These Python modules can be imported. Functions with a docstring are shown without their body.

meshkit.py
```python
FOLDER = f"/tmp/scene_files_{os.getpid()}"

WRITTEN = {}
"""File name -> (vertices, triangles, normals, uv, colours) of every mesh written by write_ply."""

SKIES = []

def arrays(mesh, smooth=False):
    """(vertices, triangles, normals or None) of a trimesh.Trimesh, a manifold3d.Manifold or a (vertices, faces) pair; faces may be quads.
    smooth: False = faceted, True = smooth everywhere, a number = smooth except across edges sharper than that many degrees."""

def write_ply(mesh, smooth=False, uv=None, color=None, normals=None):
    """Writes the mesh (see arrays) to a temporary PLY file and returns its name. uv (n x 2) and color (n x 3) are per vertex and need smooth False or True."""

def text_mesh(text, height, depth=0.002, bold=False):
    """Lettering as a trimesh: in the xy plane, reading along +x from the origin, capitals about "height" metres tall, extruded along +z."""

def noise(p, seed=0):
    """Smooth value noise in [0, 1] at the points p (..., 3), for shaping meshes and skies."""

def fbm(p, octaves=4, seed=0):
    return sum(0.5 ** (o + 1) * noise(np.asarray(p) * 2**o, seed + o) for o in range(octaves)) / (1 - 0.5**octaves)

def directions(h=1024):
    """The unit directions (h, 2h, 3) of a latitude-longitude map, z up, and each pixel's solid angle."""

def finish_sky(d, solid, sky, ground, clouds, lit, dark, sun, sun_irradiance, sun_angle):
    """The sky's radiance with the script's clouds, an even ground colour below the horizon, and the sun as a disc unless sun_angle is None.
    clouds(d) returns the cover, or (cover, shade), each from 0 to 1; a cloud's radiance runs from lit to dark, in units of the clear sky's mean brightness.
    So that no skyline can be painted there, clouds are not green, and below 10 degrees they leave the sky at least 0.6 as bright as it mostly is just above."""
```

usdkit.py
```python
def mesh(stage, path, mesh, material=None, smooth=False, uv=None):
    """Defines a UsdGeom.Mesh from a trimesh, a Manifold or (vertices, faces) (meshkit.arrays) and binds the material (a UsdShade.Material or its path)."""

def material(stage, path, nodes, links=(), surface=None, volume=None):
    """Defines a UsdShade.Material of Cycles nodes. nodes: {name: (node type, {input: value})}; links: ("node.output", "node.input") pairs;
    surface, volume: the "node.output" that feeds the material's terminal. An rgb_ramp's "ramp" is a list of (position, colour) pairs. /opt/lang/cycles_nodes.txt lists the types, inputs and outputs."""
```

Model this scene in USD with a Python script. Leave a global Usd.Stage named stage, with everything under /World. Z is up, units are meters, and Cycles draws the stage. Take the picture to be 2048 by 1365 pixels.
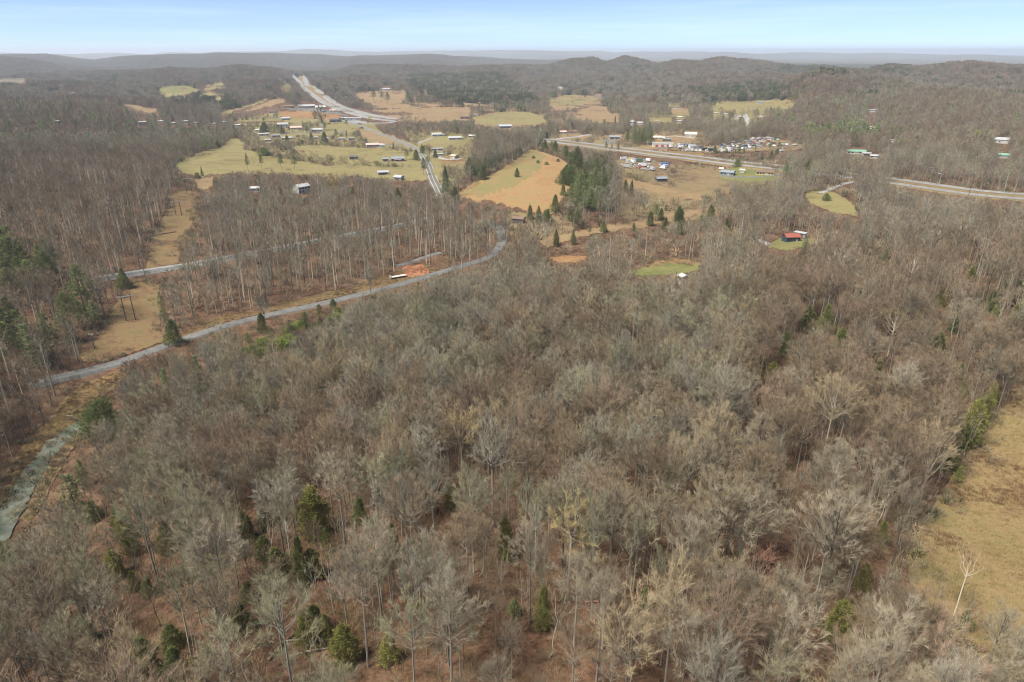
import math, random, re
import numpy as np
import shapely
from shapely.geometry import Polygon
from scipy.spatial import Delaunay
from scipy.interpolate import RBFInterpolator, CubicSpline
from pxr import Usd, UsdGeom, UsdLux, UsdShade, Sdf, Gf, Vt
import usdkit, meshkit

stage = Usd.Stage.CreateInMemory()
UsdGeom.SetStageUpAxis(stage, 'Z')
UsdGeom.SetStageMetersPerUnit(stage, 1.0)
world = UsdGeom.Xform.Define(stage, '/World')
stage.SetDefaultPrim(world.GetPrim())
UsdGeom.Scope.Define(stage, '/World/Looks')

# ------------------------------------------------------------------ camera, sky, sun
EYE, PITCH = 120.0, math.radians(23.0)          # metres above the valley floor, tilt below level
cam = UsdGeom.Camera.Define(stage, '/World/camera')
cam.CreateFocalLengthAttr(24.0); cam.CreateHorizontalApertureAttr(36.0)
cam.CreateVerticalApertureAttr(36.0 * 682 / 1024)
cam.CreateClippingRangeAttr(Gf.Vec2f(1.0, 60000.0)); cam.CreateFStopAttr(0.0)
EXPOSURE = 0.96
cam.CreateExposureAttr(EXPOSURE)
cam.AddTranslateOp().Set(Gf.Vec3d(0, 0, EYE)); cam.AddRotateXOp().Set(90 - math.degrees(PITCH))

SUN_EL, SUN_AZ = math.radians(57.0), math.radians(238.0)   # azimuth clockwise from +y: from the left
SKY = dict(sky_type='single_scattering', sun_disc=False, sun_elevation=SUN_EL, sun_rotation=SUN_AZ, altitude=400.0, air_density=0.5, aerosol_density=0.02, ozone_density=10.0)
sky_mat = usdkit.material(stage, '/World/Looks/sky', {
    'sky': ('sky_texture', SKY),
    'hue': ('hsv', {'saturation': 0.8, 'value': 1.0}),
    'tc': ('texture_coordinate', {}),
    'map': ('mapping', {'scale': (1.0, 1.0, 26.0), 'rotation': (0.0, 0.02, 0.0)}),
    'n': ('noise_texture', {'scale': 2.2, 'detail': 6.0, 'roughness': 0.6}),
    'nr': ('rgb_ramp', {'ramp': [(0.0, (0, 0, 0)), (0.47, (0, 0, 0)), (0.8, (0.35, 0.35, 0.35)), (1.0, (0.45, 0.45, 0.45))]}),
    'mix': ('mix_color', {'b': (7.0, 8.2, 9.6)}),
    'bg': ('background_shader', {'strength': 0.08}),
}, [('sky.color', 'hue.color'), ('tc.generated', 'map.vector'), ('map.vector', 'n.vector'), ('n.fac', 'nr.fac'), ('nr.color', 'mix.fac'),
    ('hue.color', 'mix.a'), ('mix.result', 'bg.color')], surface='bg.background')
dome = UsdLux.DomeLight.Define(stage, '/World/sky')
UsdShade.MaterialBindingAPI.Apply(dome.GetPrim()).Bind(sky_mat)
sun = UsdLux.DistantLight.Define(stage, '/World/sun')
sun.CreateNormalizeAttr(True); sun.CreateIntensityAttr(1.2); sun.CreateAngleAttr(25.0); sun.CreateColorAttr(Gf.Vec3f(1.0, 0.955, 0.87))
sun.AddRotateZOp().Set(180 - math.degrees(SUN_AZ)); sun.AddRotateXOp().Set(90 - math.degrees(SUN_EL)) if False else None
sun.ClearXformOpOrder()
sd = np.array([math.sin(SUN_AZ) * math.cos(SUN_EL), math.cos(SUN_AZ) * math.cos(SUN_EL), math.sin(SUN_EL)])
_x = np.cross([0, 0, 1.0], sd); _x /= np.linalg.norm(_x); _y = np.cross(sd, _x)
sun.AddTransformOp().Set(Gf.Matrix4d(*_x, 0, *_y, 0, *sd, 0, 0, 0, 0, 1))

# ------------------------------------------------------------------ names, tags, meshes
_count = {}
_ord = {}
def rank(p, label, group, u):
    _ord.setdefault((label, group), []).append((u, p))
def number_labels(most=14):
    """Alike neighbours told apart by their order from left to right, where there are few enough to count."""
    th = ['', 'second', 'third', 'fourth', 'fifth', 'sixth', 'seventh']
    for (label, group), ps in _ord.items():
        n = len(ps); ps.sort(key=lambda q: q[0])
        for k, (u, p) in enumerate(ps):
            if n == 1 or n > most: w = ''
            elif n == 2: w = ', the ' + ('left', 'right')[k] + ' one'
            elif n == 3: w = ', ' + ('leftmost', 'middle', 'rightmost')[k]
            else: w = ', ' + ('leftmost' if k == 0 else 'rightmost' if k == n - 1 else f'{th[k]} from left' if k < n / 2 else f'{th[n - 1 - k]} from right')
            p.SetCustomDataByKey('label', label + w)
def numbered(path):
    n = _count.get(path, 0); _count[path] = n + 1
    return path if n == 0 else f'{path}_{n:03d}'
def say(p, label=None, cat=None, group=None, kind=None):
    for k, v in (('label', label), ('category', cat), ('group', group), ('kind', kind)):
        if v: p.SetCustomDataByKey(k, v)
    return p
say(dome.GetPrim(), 'pale blue spring sky with faint thin cloud', None, None, 'structure')

def prim_mesh(path, v, f, mat, tint=None, smooth=False):
    """One Mesh prim from triangles; tint: a base colour for every vertex."""
    m = UsdGeom.Mesh.Define(stage, path)
    v = np.asarray(v, np.float32); f = np.asarray(f, np.int32)
    m.CreatePointsAttr(Vt.Vec3fArray.FromNumpy(np.ascontiguousarray(v)))
    m.CreateFaceVertexCountsAttr(Vt.IntArray.FromNumpy(np.full(len(f), f.shape[1], np.int32)))
    m.CreateFaceVertexIndicesAttr(Vt.IntArray.FromNumpy(np.ascontiguousarray(f.ravel())))
    m.CreateSubdivisionSchemeAttr('none')
    if smooth:
        n = np.zeros((len(v), 3)); a = v[f[:, 0]].astype(float)
        fn = np.cross(v[f[:, 1]] - a, v[f[:, 2]] - a)
        for k in range(f.shape[1]): np.add.at(n, f[:, k], fn)
        n /= np.linalg.norm(n, axis=1, keepdims=True) + 1e-12
        m.CreateNormalsAttr(Vt.Vec3fArray.FromNumpy(n.astype(np.float32))); m.SetNormalsInterpolation('vertex')
    if tint is not None:
        UsdGeom.PrimvarsAPI(m).CreatePrimvar('tint', Sdf.ValueTypeNames.Color3fArray, 'vertex').Set(Vt.Vec3fArray.FromNumpy(np.ascontiguousarray(np.broadcast_to(tint, v.shape), dtype=np.float32)))
    if mat is not None:
        UsdShade.MaterialBindingAPI.Apply(m.GetPrim()).Bind(mat)
    return m.GetPrim()
def obj(name, v, f, mat, parent=None, tint=None, smooth=False):
    base = str(parent.GetPath()) if parent else '/World'
    return prim_mesh(numbered(base + '/' + name), v, f, mat, tint, smooth)
def thing(name, label, cat, loc, rz=0.0, group=None, scale=1.0):
    x = UsdGeom.Xform.Define(stage, numbered('/World/' + name))
    x.AddTranslateOp().Set(Gf.Vec3d(*map(float, loc)))
    if rz: x.AddRotateZOp().Set(math.degrees(rz))
    if scale != 1.0: x.AddScaleOp().Set(Gf.Vec3f(*([scale] * 3 if np.ndim(scale) == 0 else scale)))
    return say(x.GetPrim(), label, cat, group)
class MB:
    """Collects triangles and their colours."""
    def __init__(s): s.v, s.f, s.c, s.n = [], [], [], 0
    def add(s, v, f, c=(0.3, 0.3, 0.3)):
        v = np.asarray(v, float); s.v.append(v); s.f.append(np.asarray(f, int) + s.n); s.n += len(v)
        s.c.append(np.broadcast_to(np.asarray(c, float), v.shape)); return s
    def box(s, x0, x1, y0, y1, z0, z1, c=(0.3, 0.3, 0.3)):
        v = [(x, y, z) for z in (z0, z1) for y in (y0, y1) for x in (x0, x1)]
        f = [(0, 2, 3), (0, 3, 1), (4, 5, 7), (4, 7, 6), (0, 1, 5), (0, 5, 4), (2, 6, 7), (2, 7, 3), (0, 4, 6), (0, 6, 2), (1, 3, 7), (1, 7, 5)]
        return s.add(v, f, c)
    def tube(s, p, r, n=4, c=(0.3, 0.3, 0.3), cap=False):
        v, f = tube(p, r, n); s.add(v, f, c); return s
    def out(s): return np.vstack(s.v), np.vstack(s.f), np.vstack(s.c)
def tube(p, r, n=4):
    p = np.asarray(p, float); r = np.broadcast_to(np.asarray(r, float), (len(p),))
    t = np.gradient(p, axis=0); t /= np.linalg.norm(t, axis=1, keepdims=True) + 1e-9
    ref = np.where(np.abs(t[:, 2:3]) < 0.8, [[0, 0, 1.0]], [[1.0, 0, 0]])
    a = np.cross(t, ref); a /= np.linalg.norm(a, axis=1, keepdims=True) + 1e-9
    b = np.cross(t, a); ang = np.arange(n) * 2 * np.pi / n
    v = (p[:, None] + r[:, None, None] * (np.cos(ang)[None, :, None] * a[:, None] + np.sin(ang)[None, :, None] * b[:, None])).reshape(-1, 3)
    i = np.arange(len(p) - 1)[:, None] * n; k = np.arange(n)[None, :]; k2 = (k + 1) % n
    q = np.stack([i + k, i + k2, i + n + k2, i + n + k], -1).reshape(-1, 4)
    return v, np.vstack([q[:, [0, 1, 2]], q[:, [0, 2, 3]]])

# ------------------------------------------------------------------ optics of the photograph: pixels (2048 x 1365) to directions
F, CX, CY = 2048 * 24 / 36, 1024.0, 682.5
cp, sp = math.cos(PITCH), math.sin(PITCH)
def rays(px, py):
    dx = (np.asarray(px, float) - CX) / F; dy = (CY - np.asarray(py, float)) / F
    d = np.stack(np.broadcast_arrays(dx, cp + dy * sp, -sp + dy * cp), -1)
    az = np.arctan2(d[..., 0], d[..., 1]); el = np.arctan2(d[..., 2], np.hypot(d[..., 0], d[..., 1]))
    return az, el
def project(x, y, z):
    z = np.asarray(z) - EYE; fw = y * cp - z * sp; up = y * sp + z * cp
    fw = np.maximum(fw, 1e-3)
    return CX + F * x / fw, CY - F * up / fw, fw
def plane(px, py, z):
    """XY of the pixel's ray at height z."""
    az, el = rays(px, py); r = (EYE - z) / np.tan(np.maximum(-el, 0.004))
    return np.stack([r * np.sin(az), r * np.cos(az)], -1)

# ------------------------------------------------------------------ terrain
CTRL = [  # pixel x, y of a point of the ground and its height over the valley floor
 (118,757,0),(330,693,0),(600,618,0),(830,560,0),(1000,495,0),(1000,455,1),(150,862,-2),(60,950,-2),(0,1060,-3),(-120,1250,-4),
 (250,553,6),(500,510,6),(800,452,5),(700,480,5),(380,380,14),(345,470,11),(290,535,8),(0,560,12),(0,700,8),(0,850,3),(-150,700,16),(-150,560,20),
 (100,380,20),(200,420,17),(-150,400,26),(500,440,9),(650,420,8),(600,560,1),(450,600,2),(700,530,2),(200,620,4),(60,620,9),
 (1024,1365,40),(500,1365,33),(0,1365,13),(-200,1365,4),(0,1200,3),(150,1080,4),(150,950,2),(300,1000,14),(300,840,4),(450,760,5),(600,800,14),(700,680,6),(800,620,3),
 (1024,1000,31),(1500,1365,40),(2048,1365,33),(2300,1365,34),(1024,800,24),(1024,700,19),(1150,640,14),(950,620,9),(900,570,2),
 (1300,700,21),(1320,640,16),(1330,590,9),(1330,545,3),(1200,560,2),(1500,850,27),(1500,700,23),(1500,620,19),(1900,1000,25),(2048,850,22),(2300,900,24),
 (2048,600,24),(1800,600,22),(1750,500,17),(2048,470,21),(2300,500,26),(1650,520,9),(1580,485,4),(1900,440,14),(1480,500,4),(1400,470,3),(1150,500,2),
 (1290,450,6),(1100,470,5),(880,390,2),(860,330,2),(800,285,2),(690,243,3),(400,335,9),(450,300,10),(600,325,5),(800,337,3),(750,305,5),
 (1050,420,5),(1150,400,7),(940,385,5),(1080,340,15),(1085,318,17),(1240,400,3),(1350,385,3),(1100,283,4),(1400,316,4),(1550,335,5),(1700,350,6),(1900,378,6),(2048,395,6),
 (1660,400,8),(1500,360,4),(1320,340,3),(1000,255,6),(1250,270,4),(1500,280,6),(1750,290,10),(1950,300,16),(2200,330,20),(500,260,5),(250,300,12),(0,330,17),(-200,330,22)]
C = np.array(CTRL, float)
cxy = plane(C[:, 0], C[:, 1], C[:, 2])
back = [(x, y, z) for x, y, z in ((0, 0, 41), (-60, 10, 36), (60, 10, 40), (0, -150, 38), (-250, -50, 12), (250, -50, 38), (-200, -350, 22), (200, -350, 36), (500, 60, 40), (-500, 60, 22), (900, 350, 34), (-900, 350, 34), (0, -900, 25), (-900, -600, 20), (900, -600, 25))]
pts = np.vstack([np.c_[cxy, C[:, 2]], back])
ok = np.hypot(pts[:, 0], pts[:, 1]) < 1500
rbf = RBFInterpolator(pts[ok, :2] / 100, pts[ok, 2], kernel='thin_plate_spline', smoothing=0.12)
def n2(x, y, s, seed=0, octv=3):
    p = np.stack([np.asarray(x) / s, np.asarray(y) / s, np.zeros_like(np.asarray(x, float))], -1)
    return meshkit.fbm(p, octv, seed) - 0.5
def sstep(a, b, x):
    t = np.clip((x - a) / (b - a), 0, 1); return t * t * (3 - 2 * t)
def tab(a): return np.array(a, float).reshape(-1, 2)
RIDGES = [  # distance, front and back reach in metres, tree height, [pixel x, skyline y]
 (1350, 330, 300, 15, tab([-300,198, 0,208, 60,203, 150,202, 200,212, 260,226, 320,240, 420,272])),
 (1750, 260, 240, 15, tab([-300,180, 0,182, 120,190, 260,196, 420,200, 480,196, 560,200])),
 (2300, 400, 350, 15, tab([-300,160, 0,168, 100,162, 200,166, 320,168, 430,160, 540,158, 580,166])),
 (3300, 700, 600, 15, tab([-300,150, 0,150, 150,142, 300,138, 420,136, 480,128, 540,134, 600,146, 680,152])),
 (2500, 350, 300, 15, tab([600,170, 660,158, 720,150, 800,158, 900,163, 1000,168])),
 (3600, 700, 500, 16, tab([600,152, 660,140, 720,129, 780,128, 900,131, 1000,131, 1100,128, 1130,119, 1185,111, 1212,123, 1250,111, 1305,124, 1350,118, 1400,122, 1440,113, 1490,116, 1530,124, 1600,131])),
 (2700, 420, 380, 16, tab([1100,160, 1200,148, 1290,152, 1380,146, 1460,142, 1530,140, 1580,146])),
 (2050, 380, 400, 16, tab([1480,190, 1540,168, 1600,150, 1650,134, 1700,138, 1740,150, 1790,152, 1830,164, 1900,178, 1960,190])),
 (1500, 330, 300, 16, tab([1540,220, 1600,200, 1660,194, 1720,204, 1790,190, 1850,196, 1900,212, 1980,204, 2048,216, 2300,240])),
 (1700, 330, 300, 16, tab([1780,180, 1830,168, 1880,170, 1960,178, 2048,190, 2300,200])),
 (2900, 500, 500, 16, tab([1700,150, 1740,136, 1780,128, 1830,134, 1900,122, 1950,120, 2000,126, 2060,128, 2300,124])),
 (2300, 400, 300, 16, tab([1900,168, 1980,160, 2048,150, 2200,146, 2400,150])),
 (5000, 800, 800, 16, tab([-300,110, 0,112, 50,117, 110,127, 170,134])),
 (6800, 1200, 1000, 16, tab([-300,112, 0,110, 90,107, 140,113, 190,119, 240,113, 330,109, 420,106, 540,106, 620,108, 700,113, 780,110, 860,109, 940,113, 1050,120])),
 (8500, 1000, 1000, 16, tab([1330,124, 1380,116, 1430,113, 1460,118, 1500,114, 1560,119])),
 (17000, 2600, 2000, 0, tab([-400,104, 0,105, 40,106, 150,109, 240,106, 300,108, 400,104, 480,104, 560,103, 600,100, 660,99, 700,102, 760,104, 850,101, 1000,101, 1100,102, 1200,102, 1230,105, 1300,103, 1450,104, 1520,108, 1620,105, 1680,107, 1760,106, 1850,108, 1950,110, 2048,112, 2400,114])),
]
def height(x, y):
    x, y = np.asarray(x, float), np.asarray(y, float)
    r = np.hypot(x, y); az = np.arctan2(x, y)
    h = np.zeros_like(r); near = r < 1500
    if near.any(): h[near] = np.clip(rbf(np.stack([x[near], y[near]], -1) / 100), -6, 60)
    w = 1 - sstep(850, 1450, r)
    amp = 3 + 10 * sstep(600, 1500, r) + 25 * sstep(2500, 7000, r)
    base = 4 + amp * n2(x, y, 420, 3) + 0.6 * amp * n2(x, y, 170, 5, 2) - 4 * sstep(900, 1500, r) - 16 * sstep(1900, 2700, r)
    h = h * w + base * (1 - w) + (2.2 * n2(x, y, 45, 9, 2)) * sstep(200, 500, r)
    for R, sf, sb, th, t in RIDGES:
        a, el = rays(t[:, 0], t[:, 1]); d = R * (1 + 0.05 * np.sin(az * 23 + R) + 0.03 * np.sin(az * 51 + 2 * R))
        zt = EYE + d * np.tan(np.interp(az, a, el) + ((0.0026 if R > 6000 else 0.004) * n2(az * 900, az * 0 + R, 30, 3, 3) if R > 2000 else 0.0)) - th
        edge = np.where((t[0, 0] > -100) & (az < a[0]), np.exp(-((az - a[0]) * d / (0.8 * sf)) ** 2), 1.0) * np.where((t[-1, 0] < 2100) & (az > a[-1]), np.exp(-((az - a[-1]) * d / (0.8 * sf)) ** 2), 1.0)
        spur = 0.62 + 0.9 * np.clip(0.5 + 1.9 * n2(az * d, r * 0.25, 230 + 0.06 * R, int(R) % 89, 2), 0, 1)
        zr = zt * edge * np.exp(-((r - d) / np.where(r < d, sf * spur, sb)) ** 2) * (1 - 0.4 * np.clip(-n2(x, y, sf * 0.45, int(R) % 97, 2) * 3, 0, 1) * sstep(0, sf * 0.5, np.abs(r - d)))
        zr = np.where(np.cos(az) > 0, zr, 0.0)
        h = np.maximum(h, zr) + 3.0 * np.exp(-np.abs(h - zr) / 5.0) * (zr > 6)
    return h
AZ = np.radians(np.concatenate([np.arange(-180, -54, 6.0), np.arange(-54, 54.01, 0.22), np.arange(60, 180, 6.0)]))
RR = np.concatenate([[0.5, 12], np.geomspace(30, 30000, 530)])
_a, _r = np.meshgrid(AZ, RR, indexing='ij')
GX, GY = _r * np.sin(_a), _r * np.cos(_a)
GZ = height(GX.ravel(), GY.ravel()).reshape(GX.shape)
fine = np.where(np.abs(AZ) < math.radians(54.1))[0]; FA, FH = AZ[fine], GZ[fine]
ELEV = np.arctan2(FH - EYE, RR[None, :])
CUM = np.maximum.accumulate(ELEV, axis=1)
def ground(x, y):
    """Height of the ground sheet."""
    x, y = np.asarray(x, float), np.asarray(y, float)
    r = np.clip(np.hypot(x, y), RR[1], RR[-1]); a = np.clip(np.arctan2(x, y), FA[0], FA[-1])
    i = np.clip(np.searchsorted(RR, r) - 1, 0, len(RR) - 2); u = (r - RR[i]) / (RR[i + 1] - RR[i])
    fa = (a - FA[0]) / (FA[1] - FA[0]); j = np.clip(fa.astype(int), 0, len(FA) - 2); t = fa - j
    return (FH[j, i] * (1 - u) + FH[j, i + 1] * u) * (1 - t) + (FH[j + 1, i] * (1 - u) + FH[j + 1, i + 1] * u) * t
def at(px, py):
    """Points of the ground that the pixels show."""
    px, py = np.atleast_1d(np.asarray(px, float)), np.atleast_1d(np.asarray(py, float))
    az, el = rays(px, py); out = np.zeros((len(az), 3))
    for k, (a, e) in enumerate(zip(az, el)):
        fa = np.clip((a - FA[0]) / (FA[1] - FA[0]), 0, len(FA) - 1.001); j = int(fa); t = fa - j
        c = CUM[j] * (1 - t) + CUM[j + 1] * t
        i = int(np.clip(np.searchsorted(c, e), 1, len(RR) - 1)); u = np.clip((e - c[i - 1]) / max(c[i] - c[i - 1], 1e-9), 0, 1)
        r = RR[i - 1] + (RR[i] - RR[i - 1]) * u
        out[k, :2] = r * math.sin(a), r * math.cos(a)
    out[:, 2] = ground(out[:, 0], out[:, 1])
    return out
def seen(x, y, z):
    """Whether the ground leaves the point in view."""
    r = np.hypot(x, y); a = np.clip(np.arctan2(x, y), FA[0], FA[-1]); i = np.clip(np.searchsorted(RR, r * 0.985) - 1, 0, len(RR) - 1)
    j = np.clip(np.round((a - FA[0]) / (FA[1] - FA[0])).astype(int), 0, len(FA) - 1)
    return np.arctan2(z - EYE, r) > CUM[j, i] - 2e-4
# ------------------------------------------------------------------ ground materials
def earth(name, stops, scale, fine=6.0, bump=0.25, rough=0.95, big=None):
    """A mottled ground: ramp over noise of a few sizes, in metres (geometry.position)."""
    nodes = {'g': ('geometry', {}), 'n1': ('noise_texture', {'scale': 1.0 / scale, 'detail': 6.0, 'roughness': 0.65}),
             'n2': ('noise_texture', {'scale': 1.0 / (big or scale * 7), 'detail': 4.0, 'roughness': 0.6}), 'n3': ('noise_texture', {'scale': fine, 'detail': 3.0, 'roughness': 0.7}),
             'm': ('mix_float', {'fac': 0.45}), 'm2': ('mix_float', {'fac': 0.3}), 'k': ('map_range', {'from_min': 0.40, 'from_max': 0.60, 'to_min': 0.22, 'to_max': 0.78}), 'r': ('rgb_ramp', {'ramp': stops}),
             'b': ('bump', {'strength': 0.6, 'distance': bump}), 'p': ('principled_bsdf', {'roughness': rough, 'specular_ior_level': 0.1})}
    links = [('g.position', 'n1.vector'), ('g.position', 'n2.vector'), ('g.position', 'n3.vector'), ('n1.fac', 'm.a'), ('n2.fac', 'm.b'), ('m.result', 'm2.a'), ('n3.fac', 'm2.b'),
             ('m2.result', 'k.value'), ('k.result', 'r.fac'), ('r.color', 'p.base_color'), ('n3.fac', 'b.height'), ('b.normal', 'p.normal')]
    return usdkit.material(stage, '/World/Looks/' + name, nodes, links, surface='p.BSDF')
M = {}
M['litter'] = earth('leaf_litter', [(0.22, (0.038, 0.022, 0.013)), (0.4, (0.078, 0.043, 0.025)), (0.52, (0.115, 0.064, 0.038)), (0.64, (0.145, 0.09, 0.054)), (0.8, (0.11, 0.088, 0.05))], 3.0, 1.3, 0.3)
M['tan'] = earth('dry_grass', [(0.25, (0.130, 0.084, 0.042)), (0.42, (0.186, 0.128, 0.061)), (0.56, (0.219, 0.153, 0.073)), (0.75, (0.186, 0.149, 0.066))], 5.0, 0.9, 0.3)
M['green'] = earth('pasture_grass', [(0.25, (0.133, 0.109, 0.045)), (0.45, (0.176, 0.147, 0.063)), (0.58, (0.202, 0.164, 0.073)), (0.75, (0.155, 0.147, 0.054))], 12.0, 0.6, 0.2)
M['lawn'] = earth('lawn_grass', [(0.3, (0.099, 0.109, 0.034)), (0.5, (0.138, 0.136, 0.048)), (0.7, (0.172, 0.144, 0.063))], 8.0, 0.6, 0.1)
M['orange'] = earth('orange_grass', [(0.25, (0.163, 0.110, 0.055)), (0.45, (0.202, 0.136, 0.071)), (0.58, (0.219, 0.151, 0.082)), (0.75, (0.172, 0.145, 0.067))], 9.0, 0.5, 0.2)
M['hill'] = earth('hill_grass', [(0.25, (0.198, 0.126, 0.057)), (0.45, (0.257, 0.149, 0.068)), (0.58, (0.248, 0.163, 0.073)), (0.75, (0.194, 0.158, 0.066))], 16.0, 0.5, 0.3, big=60.0)
M['clay'] = earth('red_clay', [(0.3, (0.182, 0.075, 0.040)), (0.5, (0.294, 0.124, 0.064)), (0.7, (0.350, 0.188, 0.104))], 3.0, 0.8, 0.2)
M['dirt'] = earth('orange_dirt', [(0.25, (0.17, 0.095, 0.045)), (0.5, (0.23, 0.125, 0.058)), (0.75, (0.23, 0.155, 0.068))], 8.0, 0.6, 0.2)
M['cut'] = earth('mown_cut', [(0.2, (0.078, 0.044, 0.025)), (0.38, (0.124, 0.077, 0.040)), (0.52, (0.161, 0.106, 0.052)), (0.66, (0.147, 0.109, 0.050)), (0.8, (0.110, 0.091, 0.038))], 6.0, 0.9, 0.3, big=26.0)
M['shoulder'] = earth('hill_shoulder', [(0.25, (0.180, 0.123, 0.055)), (0.45, (0.203, 0.145, 0.063)), (0.6, (0.171, 0.145, 0.059)), (0.8, (0.144, 0.136, 0.050))], 12.0, 0.6, 0.3, big=50.0)
M['bank'] = earth('bank_soil', [(0.25, (0.085, 0.05, 0.027)), (0.42, (0.145, 0.088, 0.042)), (0.56, (0.2, 0.135, 0.06)), (0.75, (0.22, 0.158, 0.07))], 3.0, 0.9, 0.3)
M['scrub'] = earth('scrub_soil', [(0.25, (0.081, 0.055, 0.032)), (0.42, (0.142, 0.100, 0.054)), (0.56, (0.190, 0.135, 0.070)), (0.75, (0.152, 0.128, 0.052))], 7.0, 0.6, 0.3)
M['asphalt'] = earth('asphalt', [(0.3, (0.1, 0.099, 0.095)), (0.5, (0.125, 0.121, 0.112)), (0.7, (0.16, 0.155, 0.143))], 2.0, 1.5, 0.02, 0.85)
M['concrete'] = earth('road_concrete', [(0.3, (0.174, 0.171, 0.159)), (0.5, (0.216, 0.210, 0.195)), (0.7, (0.252, 0.243, 0.222))], 6.0, 0.5, 0.02, 0.85)
M['ballast'] = earth('ballast', [(0.3, (0.078, 0.078, 0.072)), (0.5, (0.156, 0.153, 0.141)), (0.7, (0.216, 0.210, 0.192))], 0.8, 3.0, 0.1)
M['gravel'] = earth('gravel', [(0.3, (0.189, 0.182, 0.164)), (0.5, (0.266, 0.256, 0.231)), (0.7, (0.322, 0.308, 0.280))], 2.0, 2.0, 0.05)
M['far_ground'] = earth('far_ground', [(0.25, (0.036, 0.037, 0.023)), (0.42, (0.080, 0.074, 0.048)), (0.56, (0.112, 0.098, 0.065)), (0.72, (0.176, 0.156, 0.097))], 40.0, 0.06, 3.0, big=500.0)
M['water'] = usdkit.material(stage, '/World/Looks/creek_water', {
    'g': ('geometry', {}), 'n': ('noise_texture', {'scale': 0.9, 'detail': 4.0}), 'n2': ('noise_texture', {'scale': 0.16, 'detail': 5.0}),
    'r': ('rgb_ramp', {'ramp': [(0.4, (0.085, 0.10, 0.07)), (0.5, (0.125, 0.135, 0.10)), (0.62, (0.175, 0.18, 0.14))]}), 'b': ('bump', {'strength': 0.25, 'distance': 0.12}),
    'p': ('principled_bsdf', {'roughness': 0.36, 'ior': 1.33, 'specular_ior_level': 0.6})},
    [('g.position', 'n.vector'), ('g.position', 'n2.vector'), ('n2.fac', 'r.fac'), ('r.color', 'p.base_color'), ('n.fac', 'b.height'), ('b.normal', 'p.normal')], surface='p.BSDF')
def paint(name, col, rough=0.6, vary=0.12, scale=1.5, metal=0.0):
    return usdkit.material(stage, '/World/Looks/' + name, {
        'g': ('geometry', {}), 'n': ('noise_texture', {'scale': scale, 'detail': 5.0, 'roughness': 0.65}), 'r': ('rgb_ramp', {'ramp': [(0.3, tuple(c * (1 - vary * 2) for c in col)), (0.6, col), (0.8, tuple(min(c * (1 + vary), 0.9) for c in col))]}),
        'p': ('principled_bsdf', {'roughness': rough, 'metallic': metal})}, [('g.position', 'n.vector'), ('n.fac', 'r.fac'), ('r.color', 'p.base_color')], surface='p.BSDF')
M['road_paint'] = paint('road_paint', (0.62, 0.60, 0.54))
M['yellow_paint'] = paint('yellow_paint', (0.55, 0.40, 0.08))

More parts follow.
